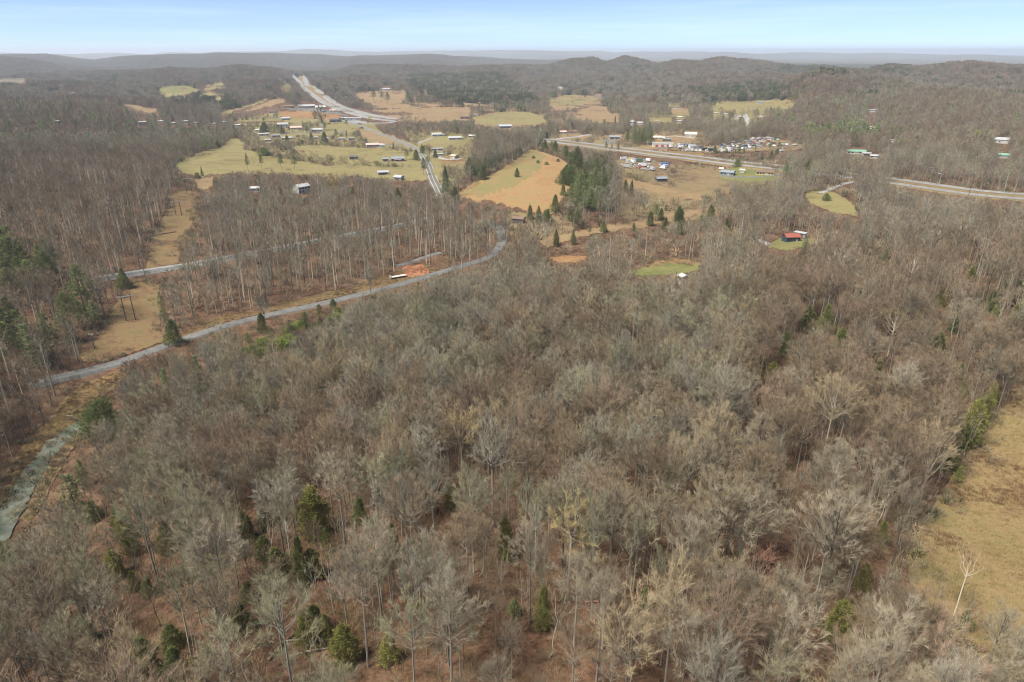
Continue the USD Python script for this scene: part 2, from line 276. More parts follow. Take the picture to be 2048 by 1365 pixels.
# ------------------------------------------------------------------ the ground: one sheet to the horizon
def grid_faces(na, nr, wrap):
    i = np.arange(na if wrap else na - 1); j = np.arange(nr - 1); i, j = np.meshgrid(i, j, indexing='ij'); k = (i + 1) % na
    return np.stack([i * nr + j, i * nr + j + 1, k * nr + j + 1, k * nr + j], -1).reshape(-1, 4)
gq = grid_faces(len(AZ), len(RR), True)[:, ::-1]
gf = np.vstack([gq[:, :3], gq[:, [0, 2, 3]]])
gv = np.stack([GX, GY, GZ], -1).reshape(-1, 3)
far_face = np.hypot(gv[gf[:, 0], 0], gv[gf[:, 0], 1]) > 3000
def submesh(name, faces, mat, label):
    u, inv = np.unique(faces, return_inverse=True)
    return say(obj(name, gv[u], inv.reshape(-1, 3), mat, smooth=True), label, kind='structure')
submesh('ground', gf[~far_face], M['litter'], 'rolling ground under brown leaf litter')
submesh('distant_hills', gf[far_face], M['far_ground'], 'far wooded hills fading into haze at the horizon')

# ------------------------------------------------------------------ fields, lanes and banks draped over it
W2, H2 = 2048, 1365
from PIL import Image, ImageDraw
_clear = Image.new('L', (W2 + 400, H2 + 400)); _cd = ImageDraw.Draw(_clear)       # what the photograph shows free of trees
def keep_clear(poly, grow=0):
    p = [(x + 200, y + 200) for x, y in poly]
    _cd.polygon(p, fill=255)
    if grow: _cd.line(p + p[:1], fill=255, width=grow)
rng = np.random.default_rng(7)
def drape(name, poly, mat, label, lift=0.2, clear=True, rag=1.5, grow=0):
    P = np.array(poly, float)
    if clear: keep_clear(poly, grow)
    az, el = rays(P[:, 0], P[:, 1]); w = at(P[:, 0], P[:, 1]); r = np.hypot(w[:, 0], w[:, 1])
    q = np.stack([np.arctan2(w[:, 0], w[:, 1]), np.log(r)], -1)
    size = P.max(0) - P.min(0); px = max(2.5, math.sqrt(size[0] * size[1]) / 45)      # photograph pixels between points
    ring = []
    for a, b, pa, pb in zip(q, np.roll(q, -1, 0), P, np.roll(P, -1, 0)):
        n = max(1, int(np.hypot(*(pb - pa)) / px))
        ring += [a + (b - a) * k / n for k in range(n)]
    ring = np.array(ring); s = (q.max(0) - q.min(0)) / np.maximum(size, 1)
    wob = meshkit.fbm(np.c_[ring / s / 14.0, np.zeros(len(ring))], 3, 5) - 0.5; wob2 = meshkit.fbm(np.c_[ring / s / 14.0, np.ones(len(ring)) * 9], 3, 8) - 0.5
    ring += ((rng.random(ring.shape) - 0.5) * 2 * rag + np.c_[wob, wob2] * 9.0 * min(1.0, rag)) * s
    poly_q = Polygon(ring / s).buffer(0)
    if poly_q.geom_type != 'Polygon': poly_q = max(poly_q.geoms, key=lambda g: g.area)
    ring = np.array(poly_q.exterior.coords)[:-1]
    x0, y0, x1, y1 = poly_q.bounds
    gx, gy = np.meshgrid(np.arange(x0, x1, px), np.arange(y0, y1, px)); inner = np.stack([gx.ravel(), gy.ravel()], -1) + (rng.random((gx.size, 2)) - 0.5) * 0.3 * px
    inner = inner[shapely.contains_xy(poly_q.buffer(-px * 0.4), inner[:, 0], inner[:, 1])]
    V = np.vstack([ring, inner]); T = Delaunay(V).simplices
    cen = V[T].mean(1); T = T[shapely.contains_xy(poly_q, cen[:, 0], cen[:, 1])]
    A, R = V[:, 0] * s[0], np.exp(V[:, 1] * s[1]); x, y = R * np.sin(A), R * np.cos(A)
    v = np.stack([x, y, ground(x, y) + lift], -1)
    nrm = np.cross(v[T[:, 1]] - v[T[:, 0]], v[T[:, 2]] - v[T[:, 0]])[:, 2] < 0
    T[nrm] = T[nrm][:, ::-1]
    return say(obj(name, v, T, mat, smooth=True), label, kind='structure')
def spline(p, n):
    p = np.asarray(p, float); d = np.r_[0, np.cumsum(np.hypot(*np.diff(p, axis=0)[:, :2].T))]
    return CubicSpline(d, p)(np.linspace(0, d[-1], n))
def centre(pix, n=160):
    w = at(*np.array(pix, float).T); return spline(w[:, :2], n)
def strip(name, line, width, mat, label, lift=0.4, across=4, skirt=1.2, offset=0.0, clear_px=None, parent=None, kind='structure', smoothz=9, z=None):
    """A lane along a line of ground points, level across, with sloping shoulders."""
    t = np.gradient(line, axis=0); t /= np.linalg.norm(t, axis=1, keepdims=True); nrm = np.stack([t[:, 1], -t[:, 0]], -1)
    if z is None:
        z = np.max([ground(*(line + nrm * (offset + o * width / 2)).T) for o in (-1.2, -0.6, 0, 0.6, 1.2)], 0)
        z = np.convolve(np.pad(z, smoothz, mode='edge'), np.ones(2 * smoothz + 1) / (2 * smoothz + 1), 'valid') + lift
    cols = [(-0.5, 0)] + [(k / across - 0.5, 0) for k in range(1, across)] + [(0.5, 0)]
    if skirt: cols = [(-0.5 - 1.3 * skirt / width, -skirt)] + cols + [(0.5 + 1.3 * skirt / width, -skirt)]
    v = np.stack([np.c_[line + nrm * (offset + o * width), z + dz] for o, dz in cols], 1)
    q = grid_faces(len(line), len(cols), False)
    f = np.vstack([q[:, :3], q[:, [0, 2, 3]]])
    fn = np.cross(v.reshape(-1, 3)[f[0, 1]] - v.reshape(-1, 3)[f[0, 0]], v.reshape(-1, 3)[f[0, 2]] - v.reshape(-1, 3)[f[0, 0]])
    if fn[2] < 0: f = f[:, ::-1]
    p = obj(name, v.reshape(-1, 3), f, mat, parent=parent)
    if label: say(p, label, kind=kind)
    return p, z
def clear_line(pix, px):
    _cd.line([(x + 200, y + 200) for x, y in pix], fill=255, width=px, joint='curve')
FIELDS = [
 ('pasture', 'green', 'large pale green pasture on the left beyond the wooded hillside', [(350,332),(378,318),(402,306),(436,297),(452,288),(460,278),(478,277),(486,284),(484,299),(520,306),(560,318),(600,324),(640,330),(720,333),(800,335),(842,338),(862,354),(850,362),(800,362),(740,352),(690,348),(640,348),(600,346),(560,342),(520,341),(470,343),(440,350),(405,354),(372,347)]),
 ('pasture', 'green', 'pale green pasture behind the dark hedgerow beside the two-lane road', [(582,292),(640,292),(720,296),(790,300),(826,306),(838,318),(836,330),(800,326),(720,314),(660,308),(610,302)]),
 ('pasture', 'orange', 'small tan clearing at the top of the power line cut', [(390,359),(425,356),(427,372),(412,382),(393,380)]),
 ('cleared_strip', 'cut', 'long mown power line cut climbing the left hillside above the railway', [(348,384),(394,380),(396,402),(386,440),(372,476),(358,510),(348,536),(290,545),(300,500),(318,455),(334,420)]),
 ('cleared_strip', 'cut', 'straw-coloured power line cut between the railway and the road', [(262,568),(300,562),(318,572),(324,620),(322,655),(330,682),(250,712),(205,722),(168,726),(160,712),(186,690),(206,660),(226,620),(246,585)]),
 ('verge', 'cut', 'brown grass verge above the valley road', [(330,688),(380,660),(450,630),(520,618),(600,598),(660,583),(720,573),(790,560),(840,552),(850,556),(780,571),(700,590),(600,612),(500,634),(420,656),(340,688)]),
 ('clay_patch', 'clay', 'bright red clay scrape beside the bend of the valley road', [(800,537),(822,531),(845,532),(860,541),(858,549),(838,555),(812,557),(800,551),(812,543),(806,541)]),
 ('verge', 'cut', 'worn tan ground around the red clay scrape', [(700,573),(740,562),(780,545),(806,536),(850,532),(880,538),(880,544),(840,556),(790,566),(740,572)]),
 ('bank', 'bank', 'orange-brown bank and grass strip along the left of the creek', [(-40,1000),(0,960),(30,915),(60,880),(100,840),(130,800),(165,770),(240,740),(262,738),(244,760),(220,785),(180,815),(150,850),(120,870),(90,895),(60,930),(20,995),(-40,1050)]),
 ('bank', 'scrub', 'narrow tan strip of grass along the right of the creek', [(40,1040),(66,998),(84,950),(108,912),(130,885),(160,860),(168,866),(140,905),(118,945),(96,985),(78,1020),(60,1050)]),
 ('hill_pasture', 'hill', 'round orange-tan hill pasture with a lone dark cedar', [(1056,300),(1075,301),(1098,308),(1126,322),(1150,338),(1162,350),(1158,362),(1140,376),(1126,392),(1118,408),(1108,424),(1088,432),(1060,424),(1020,412),(980,404),(950,402),(922,396),(918,386),(934,376),(960,362),(990,346),(1020,330),(1042,314)]),
 ('hill_pasture', 'shoulder', 'greener left shoulder of the hill pasture', [(1056,301),(1078,303),(1090,312),(1086,330),(1060,350),(1030,372),(990,388),(940,392),(924,392),(922,386),(940,376),(990,350),(1030,324)]),
 ('pasture', 'orange', 'thin tan strip of pasture below the hill of evergreens', [(1078,484),(1110,472),(1160,462),(1220,452),(1290,441),(1350,426),(1400,418),(1402,428),(1350,438),(1290,455),(1220,464),(1170,472),(1140,482),(1096,494)]),
 ('pasture', 'orange', 'narrow tan field below the roadside scrap yard', [(1238,354),(1262,358),(1300,368),(1350,380),(1400,388),(1402,400),(1360,398),(1310,388),(1270,374),(1244,366)]),
 ('clearing', 'scrub', 'rough tan scrubland above the grey-roofed house', [(1344,352),(1380,340),(1420,338),(1440,346),(1436,360),(1450,372),(1420,380),(1380,384),(1350,372)]),
 ('lawn', 'lawn', 'mown lawn around the grey-roofed house by the highway', [(1430,352),(1450,338),(1490,334),(1530,340),(1552,348),(1548,360),(1520,366),(1480,364),(1450,362)]),
 ('pasture', 'green', 'curved pale green meadow above the red-roofed shed', [(1608,388),(1626,384),(1656,384),(1676,388),(1694,402),(1712,420),(1716,434),(1690,430),(1660,424),(1634,414),(1616,402)]),
 ('lawn', 'lawn', 'green lawn at the edge of the central woods', [(1240,548),(1280,540),(1320,529),(1360,527),(1396,532),(1402,538),(1380,546),(1340,550),(1290,553)]),
 ('bank', 'bank', 'bare brown soil bank above the small green lawn', [(1296,532),(1310,522),(1350,516),(1390,522),(1410,530),(1396,532),(1350,527),(1316,530)]),
 ('clay_patch', 'dirt', 'red clay opening below the thin tan pasture', [(1102,516),(1130,513),(1172,513),(1178,520),(1160,526),(1120,527),(1102,524)]),
 ('lawn', 'lawn', 'small green yard around the red-roofed shed', [(1536,487),(1560,480),(1600,478),(1628,480),(1624,490),(1596,496),(1560,500),(1538,496)]),
 ('dry_field', 'tan', 'rough straw-coloured field at the lower right', [(2300,690),(2100,750),(2040,784),(2010,814),(1978,847),(1955,882),(1930,917),(1905,952),(1880,992),(1860,1027),(1838,1062),(1812,1102),(1822,1170),(1880,1250),(1960,1320),(2048,1380),(2300,1500)]),
 ('dirt_lot', 'dirt', 'orange bare field below the roadside stores', [(556,224),(590,222),(640,224),(676,231),(692,238),(672,243),(630,240),(590,238),(558,233)]),
 ('pasture', 'green', 'grassy slope beside the junction of the two-lane road', [(640,252),(680,248),(706,250),(724,256),(700,262),(650,262)]),
 ('verge', 'green', 'pale grass wedge inside the road junction', [(722,247),(752,246),(756,260),(740,262),(724,254)]),
 ('verge', 'orange', 'tan roadside field left of the two-lane road', [(718,262),(740,262),(770,272),(800,284),(806,290),(770,288),(738,282),(722,272)]),
 ('pasture', 'orange', 'tan pasture with scattered pines beyond the highway', [(706,186),(740,182),(790,182),(816,186),(812,196),(800,206),(830,214),(856,216),(840,220),(790,224),(764,214),(742,206),(720,196)]),
 ('pasture', 'orange', 'long tan field behind the wooded knoll', [(812,226),(850,216),(900,214),(938,214),(936,222),(930,236),(880,238),(850,234)]),
 ('pasture', 'green', 'rounded pale pasture on the central knoll', [(946,236),(980,226),(1012,224),(1050,224),(1082,232),(1092,244),(1060,250),(1010,252),(968,250),(950,246)]),
 ('pasture', 'green', 'pale green pasture with a white barn at its top', [(1094,200),(1130,190),(1180,192),(1206,196),(1190,206),(1150,212),(1110,214),(1096,208)]),
 ('pasture', 'orange', 'tan sloping field right of the central pasture', [(1150,222),(1190,212),(1214,214),(1216,222),(1240,236),(1236,244),(1200,242),(1164,232)]),
 ('pasture', 'green', 'small green field between two wooded knolls', [(1296,236),(1340,236),(1346,242),(1320,244),(1298,242)]),
 ('pasture', 'orange', 'tan yard in front of the hilltop house', [(1340,218),(1376,216),(1378,228),(1346,232)]),
 ('pasture', 'green', 'long pale green field at the foot of the right hills', [(1424,208),(1470,204),(1520,201),(1588,202),(1586,210),(1540,213),(1480,216),(1432,214)]),
 ('pasture', 'lawn', 'bright green slope beside the left part of the highway', [(556,174),(572,166),(584,168),(584,180),(564,184)]),
 ('pasture', 'lawn', 'green field in the wooded hills on the left', [(316,178),(340,173),(380,172),(398,178),(378,186),(340,190),(318,188)]),
 ('pasture', 'green', 'thin pale field beyond the left hills', [(404,170),(440,166),(456,168),(440,172),(412,174)]),
 ('pasture', 'orange', 'orange field on the left beyond the brown wooded ridge', [(238,210),(262,209),(300,217),(318,221),(300,226),(276,220)]),
 ('pasture', 'orange', 'orange field at the left edge under the far hills', [(-40,158),(0,157),(40,156),(56,160),(48,168),(24,164),(-40,163)]),
 ('pasture', 'orange', 'tan terraced field left of the roadside stores', [(490,222),(520,210),(548,198),(570,198),(572,204),(540,212),(512,220)]),
 ('pasture', 'green', 'pale strip above the terraced field', [(440,226),(480,214),(520,202),(540,196),(520,208),(480,220),(446,230)]),
 ('lawn', 'green', 'grassy yard of the grey roadside store', [(1178,290),(1200,280),(1230,283),(1228,289),(1200,292)]),
 ('verge', 'orange', 'tan grass bank above the highway before the store', [(1248,296),(1300,291),(1330,296),(1300,298),(1270,300)]),
 ('verge', 'bank', 'reddish grass bank between the car yard and the highway', [(1326,302),(1350,301),(1400,305),(1416,311),(1380,313),(1340,308)]),
 ('pasture', 'orange', 'tan yard behind the red-doored store', [(1322,274),(1370,272),(1384,280),(1350,284),(1326,280)]),
 ('lawn', 'green', 'grassy yard of the white houses on the right of the two-lane road', [(846,282),(860,270),(890,274),(930,282),(946,286),(900,290),(860,290)]),
 ('lawn', 'green', 'green yard below the tan-roofed house right of the road', [(862,322),(884,318),(880,336),(872,350),(864,340)]),
 ('clay_patch', 'bank', 'reddish bare yard beside the tan-roofed house', [(868,318),(900,314),(934,320),(930,328),(890,330)]),
]
MEADOWS = [  # open grassy country under the scattered trees of the valley
 ('green', 'grassy valley floor around the settlement', [(470,240),(560,222),(690,240),(760,262),(840,296),(866,350),(840,362),(600,350),(470,345),(480,270)]),
 ('orange', 'tan rolling pasture land beyond the highway', [(690,184),(820,176),(960,196),(1100,186),(1240,190),(1300,215),(1260,250),(1100,262),(960,258),(900,246),(800,244),(720,216)]),
 ('green', 'grassy land on the right of the two-lane road', [(800,262),(870,262),(960,272),(960,320),(930,350),(890,392),(868,340),(840,300)]),
 ('orange', 'grassy roadside land behind the stores and the car yard', [(1090,264),(1200,268),(1420,258),(1420,290),(1330,300),(1240,296),(1100,282)]),
 ('scrub', 'scrubby open land below the highway', [(1230,318),(1340,326),(1560,344),(1560,376),(1440,392),(1240,402),(1225,350)]),
 ('green', 'open village land at the foot of the right hills', [(1290,208),(1410,200),(1600,198),(1580,230),(1500,256),(1380,254),(1300,246)]),
 ('scrub', 'rough ground at the foot of the hill pasture', [(1010,428),(1060,424),(1110,434),(1160,430),(1140,470),(1080,486),(1020,470)]),
 ('scrub', 'rough open ground between the central groves', [(1240,352),(1420,384),(1480,420),(1400,440),(1240,440),(1200,400)]),
 ('green', 'scattered clearings among the far left woods', [(250,166),(400,168),(470,186),(440,212),(330,200),(250,186)])]
for mt, lb, pl in MEADOWS: drape('meadow', pl, M[mt], lb, 0.1, False, 3.0)
for nm, mt, lb, pl in FIELDS:
    if nm == 'dry_field': drape(nm, pl, M[mt], lb, 0.22, False); keep_clear([(2300,690),(2100,750),(2040,786),(1978,850),(1930,920),(1880,996),(1838,1066),(1816,1104),(1850,1118),(1930,1165),(2048,1215),(2300,1300)])
    elif 'worn tan' in lb: drape(nm, pl, M[mt], lb, 0.12)
    else: drape(nm, pl, M[mt], lb, 0.32 if 'greener' in lb else 0.22, rag=4.0 if 'greener' in lb else 1.5)
# the creek, in its bed
CREEK = [(-60,1075),(0,1022),(20,992),(44,945),(67,915),(97,885),(120,866),(142,852),(158,846),(172,850),(158,866),(132,888),(107,914),(92,938),(82,950),(67,998),(40,1038),(27,1068),(0,1114),(-60,1190)]
cw = at(*np.array(CREEK, float).T); keep_clear(CREEK)
def flat_poly(name, w, z, mat, label):
    pg = Polygon(w[:, :2]).buffer(0); 
    if pg.geom_type != 'Polygon': pg = max(pg.geoms, key=lambda g: g.area)
    ring = np.array(shapely.segmentize(pg, 1.2).exterior.coords)[:-1]; ring = ring + np.c_[n2(ring[:, 0], ring[:, 1], 5, 3, 3), n2(ring[:, 0], ring[:, 1], 5, 4, 3)] * 4.5; pg = Polygon(ring).buffer(0); pg = max(getattr(pg, 'geoms', [pg]), key=lambda g: g.area); ring = np.array(pg.exterior.coords)[:-1]; x0, y0, x1, y1 = pg.bounds
    gx, gy = np.meshgrid(np.arange(x0, x1, 3.0), np.arange(y0, y1, 3.0)); inn = np.stack([gx.ravel(), gy.ravel()], -1)
    inn = inn[shapely.contains_xy(pg.buffer(-1.0), inn[:, 0], inn[:, 1])]; V = np.vstack([ring, inn]); T = Delaunay(V).simplices
    T = T[shapely.contains_xy(pg, *V[T].mean(1).T)]
    nz = np.cross(V[T[:, 1]] - V[T[:, 0]], V[T[:, 2]] - V[T[:, 0]]); T[nz < 0] = T[nz < 0][:, ::-1]
    return say(obj(name, np.c_[V, np.full(len(V), 0) + (ground(V[:, 0], V[:, 1]) + z)], T, mat, smooth=True), label, kind='structure')
flat_poly('creek_water', cw, 0.35, M['water'], 'grey-green creek winding in from the lower left edge')
CREEK2 = [(1064,536),(1072,526),(1086,522),(1090,528),(1080,538),(1068,540)]
flat_poly('creek_water', at(*np.array(CREEK2, float).T), 0.35, M['water'], 'small glint of creek water beyond the central woods')
# roads
R1 = [(60,772),(118,757),(170,745),(250,722),(330,693),(420,662),(500,640),(600,618),(700,595),(780,575),(830,561),(880,546),(930,531),(975,516),(996,500),(1005,480),(1001,462),(990,450),(965,440)]
R2 = [(884,400),(880,388),(867,360),(858,335),(848,316),(832,299),(806,286),(780,275),(756,267),(725,254),(700,246),(680,240)]
RAIL = [(190,560),(250,551),(345,537),(420,524),(500,509),(600,490),(700,471),(780,456),(820,447),(860,436)]
HW_L = [(586,150),(590,157),(600,166),(612,180),(626,191),(642,203),(662,212),(686,222),(714,230),(750,238),(790,243)]
HW_R = [(606,150),(611,159),(624,173),(638,184),(654,197),(668,207),(688,216),(708,222),(736,229),(768,235),(800,239)]
HWY = [(1060,277),(1090,281),(1160,290),(1245,301),(1330,311),(1400,319),(1470,327),(1550,336),(1640,346),(1700,353),(1780,363),(1880,378),(1960,388),(2048,397),(2200,414)]
clear_line(R1[1:-3], 7); clear_line(R2[1:], 11); clear_line(RAIL[1:3], 9); clear_line(HW_L, 9); clear_line(HW_R, 9); clear_line(HWY[1:7], 10); clear_line(HWY[10:], 13); clear_line(R1[-6:-3], 7)
l1 = centre(R1, 300)
strip('valley_road', l1, 5.6, M['asphalt'], 'narrow grey two-lane road winding along the valley', 0.35)
l2 = centre(R2, 200)
_, z2 = strip('country_road', l2, 8.0, M['asphalt'], 'grey two-lane road running up the middle towards the highway', 0.35)
for o in (-3.6, 3.6): strip('edge_line', l2, 0.35, M['road_paint'], None, offset=o, across=1, skirt=0, z=z2 + 0.02, parent=stage.GetPrimAtPath('/World/country_road'))
strip('centre_line', l2, 0.35, M['yellow_paint'], None, across=1, skirt=0, z=z2 + 0.02, parent=stage.GetPrimAtPath('/World/country_road'))
l3 = centre(RAIL, 240)
rail, z3 = strip('railway_bed', l3, 4.6, M['ballast'], 'grey ballast railway bed crossing the wooded hillside on the left', 1.0, skirt=1.6)
M['rail'] = paint('worn_rail', (0.42, 0.41, 0.40), 0.4)
for o in (-0.75, 0.75): strip('steel_rail', l3, 0.22, M['rail'], None, offset=o, across=1, skirt=0.12, z=z3 + 0.2, parent=rail)
for nm, ln in (('HW_L', HW_L), ('HW_R', HW_R)):
    h = centre(ln, 200)
    strip('highway', h, 15.0 if nm == 'HW_L' else 17.0, M['concrete'], 'left carriageway of the pale highway curving over the far rise' if nm == 'HW_L' else 'right carriageway of the pale highway curving over the far rise', 0.6)
drape('median', [(594,153),(606,152),(612,162),(626,176),(640,188),(654,201),(668,211),(690,219),(716,227),(750,235),(716,228),(690,220),(664,210),(644,201),(628,189),(614,178),(602,164)], M['tan'], 'tan grass median of the far highway', 0.5, rag=0.3)
hl = centre(HWY, 260)
_, zv = strip('highway_verge', hl, 46.0, M['scrub'], 'tan grass shoulders and median of the highway on the right', 0.3, across=8)
for o, side in ((-13.0, 'far'), (12.0, 'near')):
    strip('highway', hl, 11.0, M['concrete'], f'{side} carriageway of the pale highway crossing on the right', 0.55, offset=o, z=zv + 0.15, skirt=0)
    h = stage.GetPrimAtPath('/World/' + ('highway' if _count['/World/highway'] == 1 else f"highway_{_count['/World/highway'] - 1:03d}"))
LANES = [('lane', [(1640,388),(1666,376),(1690,368),(1710,364)], 4.0, 'dirt lane above the curved meadow', 'gravel'),
 ('lane', [(1330,275),(1350,273),(1380,276),(1390,277)], 4.0, 'pale gravel lane leading to the tan barn', 'gravel'),
 ('lane', [(1492,252),(1496,245),(1494,237),(1490,230)], 7.0, 'pale gravel lane among the houses right of centre', 'gravel'),
 ('lane', [(735,285),(770,290),(800,289),(812,289)], 6.0, 'grey side lane joining the two-lane road', 'asphalt'),
 ('lane', [(690,244),(720,246),(760,247),(790,243)], 9.0, 'pale ramp from the store to the highway', 'concrete'),
 ('lane', [(1180,270),(1120,278),(1085,281)], 7.0, 'gravel lane beside the highway overpass', 'gravel'),
 ('lane', [(836,288),(850,282),(866,277)], 4.0, 'gravel drive up to the white gabled house', 'gravel'),
 ('lane', [(862,308),(880,316),(900,320),(924,318)], 4.0, 'pale drive to the tan-roofed house', 'gravel'),
 ('lane', [(520,276),(560,270),(600,266),(650,268),(690,262)], 5.0, 'narrow street through the settlement', 'asphalt'),
 ('lane', [(1440,352),(1480,355),(1520,354),(1560,350)], 5.0, 'grey drive past the two highway houses', 'asphalt'),
 ('trail', [(790,533),(830,522),(862,511),(880,506)], 2.4, 'faint grey trail behind the red clay scrape', 'ballast'),
 ('trail', [(1518,480),(1530,486),(1542,491)], 3.0, 'pale drive reaching the yard of the red-roofed shed', 'gravel')]
for nm, px, wd, lb, mt in LANES:
    strip(nm, centre(px, 30), wd, M[mt], lb, 0.45, smoothz=4); clear_line(px, 5)
for nm, px, lb, mt in [('parking_lot', [(1293,282),(1298,290),(1316,297),(1338,298),(1330,292),(1316,288)], 'paved lot in front of the red-doored store', 'asphalt'),
                       ('parking_lot', [(1206,281),(1234,283),(1232,289),(1204,287)], 'paved lot of the grey roadside store', 'asphalt'),
                       ('parking_lot', [(688,243),(704,241),(730,243),(738,247),(712,248),(692,247)], 'pale concrete lot in front of the long white store', 'concrete'),
                       ('parking_lot', [(566,214),(600,217),(650,221),(690,229),(700,234),(660,228),(610,222),(572,219)], 'grey lot of the roadside stores', 'asphalt'),
                       ('car_yard', [(1338,294),(1360,291),(1400,296),(1440,291),(1480,285),(1500,276),(1540,275),(1580,285),(1610,292),(1600,300),(1560,304),(1500,304),(1450,305),(1420,308),(1380,304),(1342,299)], 'bare ground of the large car yard', 'scrub'),
                       ('car_yard', [(1236,322),(1260,318),(1300,322),(1340,332),(1330,340),(1280,342),(1250,336)], 'bare ground of the small scrap yard below the highway', 'scrub')]:
    drape(nm, px, M[mt], lb, 0.3, rag=0.5)
# roofs the photograph shows between the trees: foot x, y and width in pixels
ROOFS = [(604, 386, 26),(511, 383, 17),(766, 350, 20),(798, 360, 16),(795, 322, 24),(708, 319, 16),(771, 323, 11),(745, 294, 24),(764, 295, 9),(873, 273, 18),(910, 280, 26),(943, 276, 11),(909, 317, 14),(875, 302, 22),(876, 313, 19),(706, 241, 30),(688, 240, 12),(671, 244, 20),(613, 215, 29),(577, 216, 18),(641, 218, 18),(665, 224, 10),(571, 240, 15),(566, 256, 18),(592, 259, 20),(634, 264, 20),(1010, 257, 24),(1264, 251, 11),(1279, 250, 12),(1124, 268, 16),(1146, 267, 14),(1229, 279, 20),(1325, 294, 38),(1314, 279, 17),(1381, 274, 21),(1334, 283, 16),(1455, 350, 24),(1529, 350, 30),(1484, 346, 8),(1442, 343, 7),(1711, 308, 30),(1732, 312, 13),(1749, 317, 16),(2003, 286, 28),(2008, 316, 19),(1581, 483, 26),(1601, 474, 19),(1037, 446, 24),(1322, 363, 20),(524, 264, 22),(527, 272, 18),(552, 275, 14),(574, 280, 18),(596, 275, 7),(652, 281, 9),(684, 281, 11),(703, 281, 11),(631, 279, 8),(546, 226, 15),(536, 284, 10),(217, 172, 11),(234, 171, 11),(147, 189, 10),(285, 253, 18),(322, 252, 13),(347, 252, 12),(372, 252, 12),(391, 252, 10),(426, 254, 12),(447, 247, 8),(473, 254, 13),(115, 247, 9),(567, 165, 8),(771, 181, 20),(929, 188, 12),(890, 168, 9),(852, 184, 7),(929, 238, 16),(951, 233, 6),(1197, 195, 17),(1352, 217, 14),(1360, 237, 9),(1314, 245, 5),(1358, 246, 12),(1475, 237, 12),(1431, 229, 9),(1450, 231, 8),(1521, 208, 11),(1522, 233, 10),(1746, 224, 13),(1741, 258, 9),(1784, 285, 10),(1122, 179, 14),(1118, 177, 8),(1240, 194, 9)]
for x_, y_, w_ in ROOFS: keep_clear([(x_ - w_ * 0.5, y_ - w_ * 0.34 - 2), (x_ + w_ * 0.5, y_ - w_ * 0.34 - 2), (x_ + w_ * 0.5, y_ - 1), (x_ - w_ * 0.5, y_ - 1)])
# ------------------------------------------------------------------ tree materials: base colour from the mesh, varied from tree to tree
def bark(name, rough=0.9, translucent=0.0, spread=0.32):
    nodes = {'t': ('attribute', {'attribute': 'tint'}), 'o': ('object_info', {}), 'mr': ('map_range', {'from_min': 0.0, 'from_max': 1.0, 'to_min': 1 - spread, 'to_max': 1 + spread}),
             'g': ('geometry', {}), 'isl': ('map_range', {'from_min': 0.0, 'from_max': 1.0, 'to_min': 0.72, 'to_max': 1.28}),
             'mm': ('math', {'math_type': 'multiply'}), 'v': ('vector_math', {'vector_math_type': 'scale'} if False else {'math_type': 'scale'}), 'd': ('diffuse_bsdf', {'roughness': 0.3})}
    links = [('o.random', 'mr.value'), ('g.random_per_island', 'isl.value'), ('mr.result', 'mm.value1'), ('isl.result', 'mm.value2'), ('t.color', 'v.vector1'), ('mm.value', 'v.scale'), ('v.vector', 'd.color')]
    if translucent:
        nodes |= {'tr': ('translucent_bsdf', {}), 'mx': ('mix_closure', {'fac': translucent})}
        return usdkit.material(stage, '/World/Looks/' + name, nodes, links + [('v.vector', 'tr.color'), ('d.BSDF', 'mx.closure1'), ('tr.BSDF', 'mx.closure2')], surface='mx.closure')
    return usdkit.material(stage, '/World/Looks/' + name, nodes, links, surface='d.BSDF')
M['bark'] = bark('bark'); M['twig'] = bark('twigs'); M['far'] = bark('far_twigs', spread=0.20); M['far_needle'] = bark('far_needles', spread=0.2); M['needle'] = bark('needles', translucent=0.25, spread=0.25); M['blossom'] = bark('blossom', translucent=0.3, spread=0.1)

# ------------------------------------------------------------------ bare deciduous trees
def unit(v): return v / (np.linalg.norm(v, axis=-1, keepdims=True) + 1e-9)
def slivers(p, d, length, width, rs, bend=0.25):
    """Thin flat twigs from points p along d: two triangles each, tapering to a tip."""
    n = len(p); side = unit(np.cross(d, rs.normal(size=(n, 3)))) * np.reshape(width, (-1, 1)) / 2
    mid = p + d * np.reshape(length, (-1, 1)) * 0.5; tip = p + unit(d + np.array([0, 0, bend]) + rs.normal(size=(n, 3)) * 0.15) * np.reshape(length, (-1, 1))
    v = np.stack([p - side, p + side, mid + side * 0.7, mid - side * 0.7, tip], 1).reshape(-1, 3)
    k = np.arange(n)[:, None] * 5
    f = np.stack([k + [0, 1, 2], k + [0, 2, 3], k + [3, 2, 4]], 1).reshape(-1, 3)
    return v, f
def spikes(p, d, length, width, rs):
    n = len(p); side = unit(np.cross(d, rs.normal(size=(n, 3)))) * np.reshape(width, (-1, 1)) / 2
    v = np.stack([p - side, p + side, p + d * np.reshape(length, (-1, 1))], 1).reshape(-1, 3)
    return v, np.arange(n * 3).reshape(-1, 3)
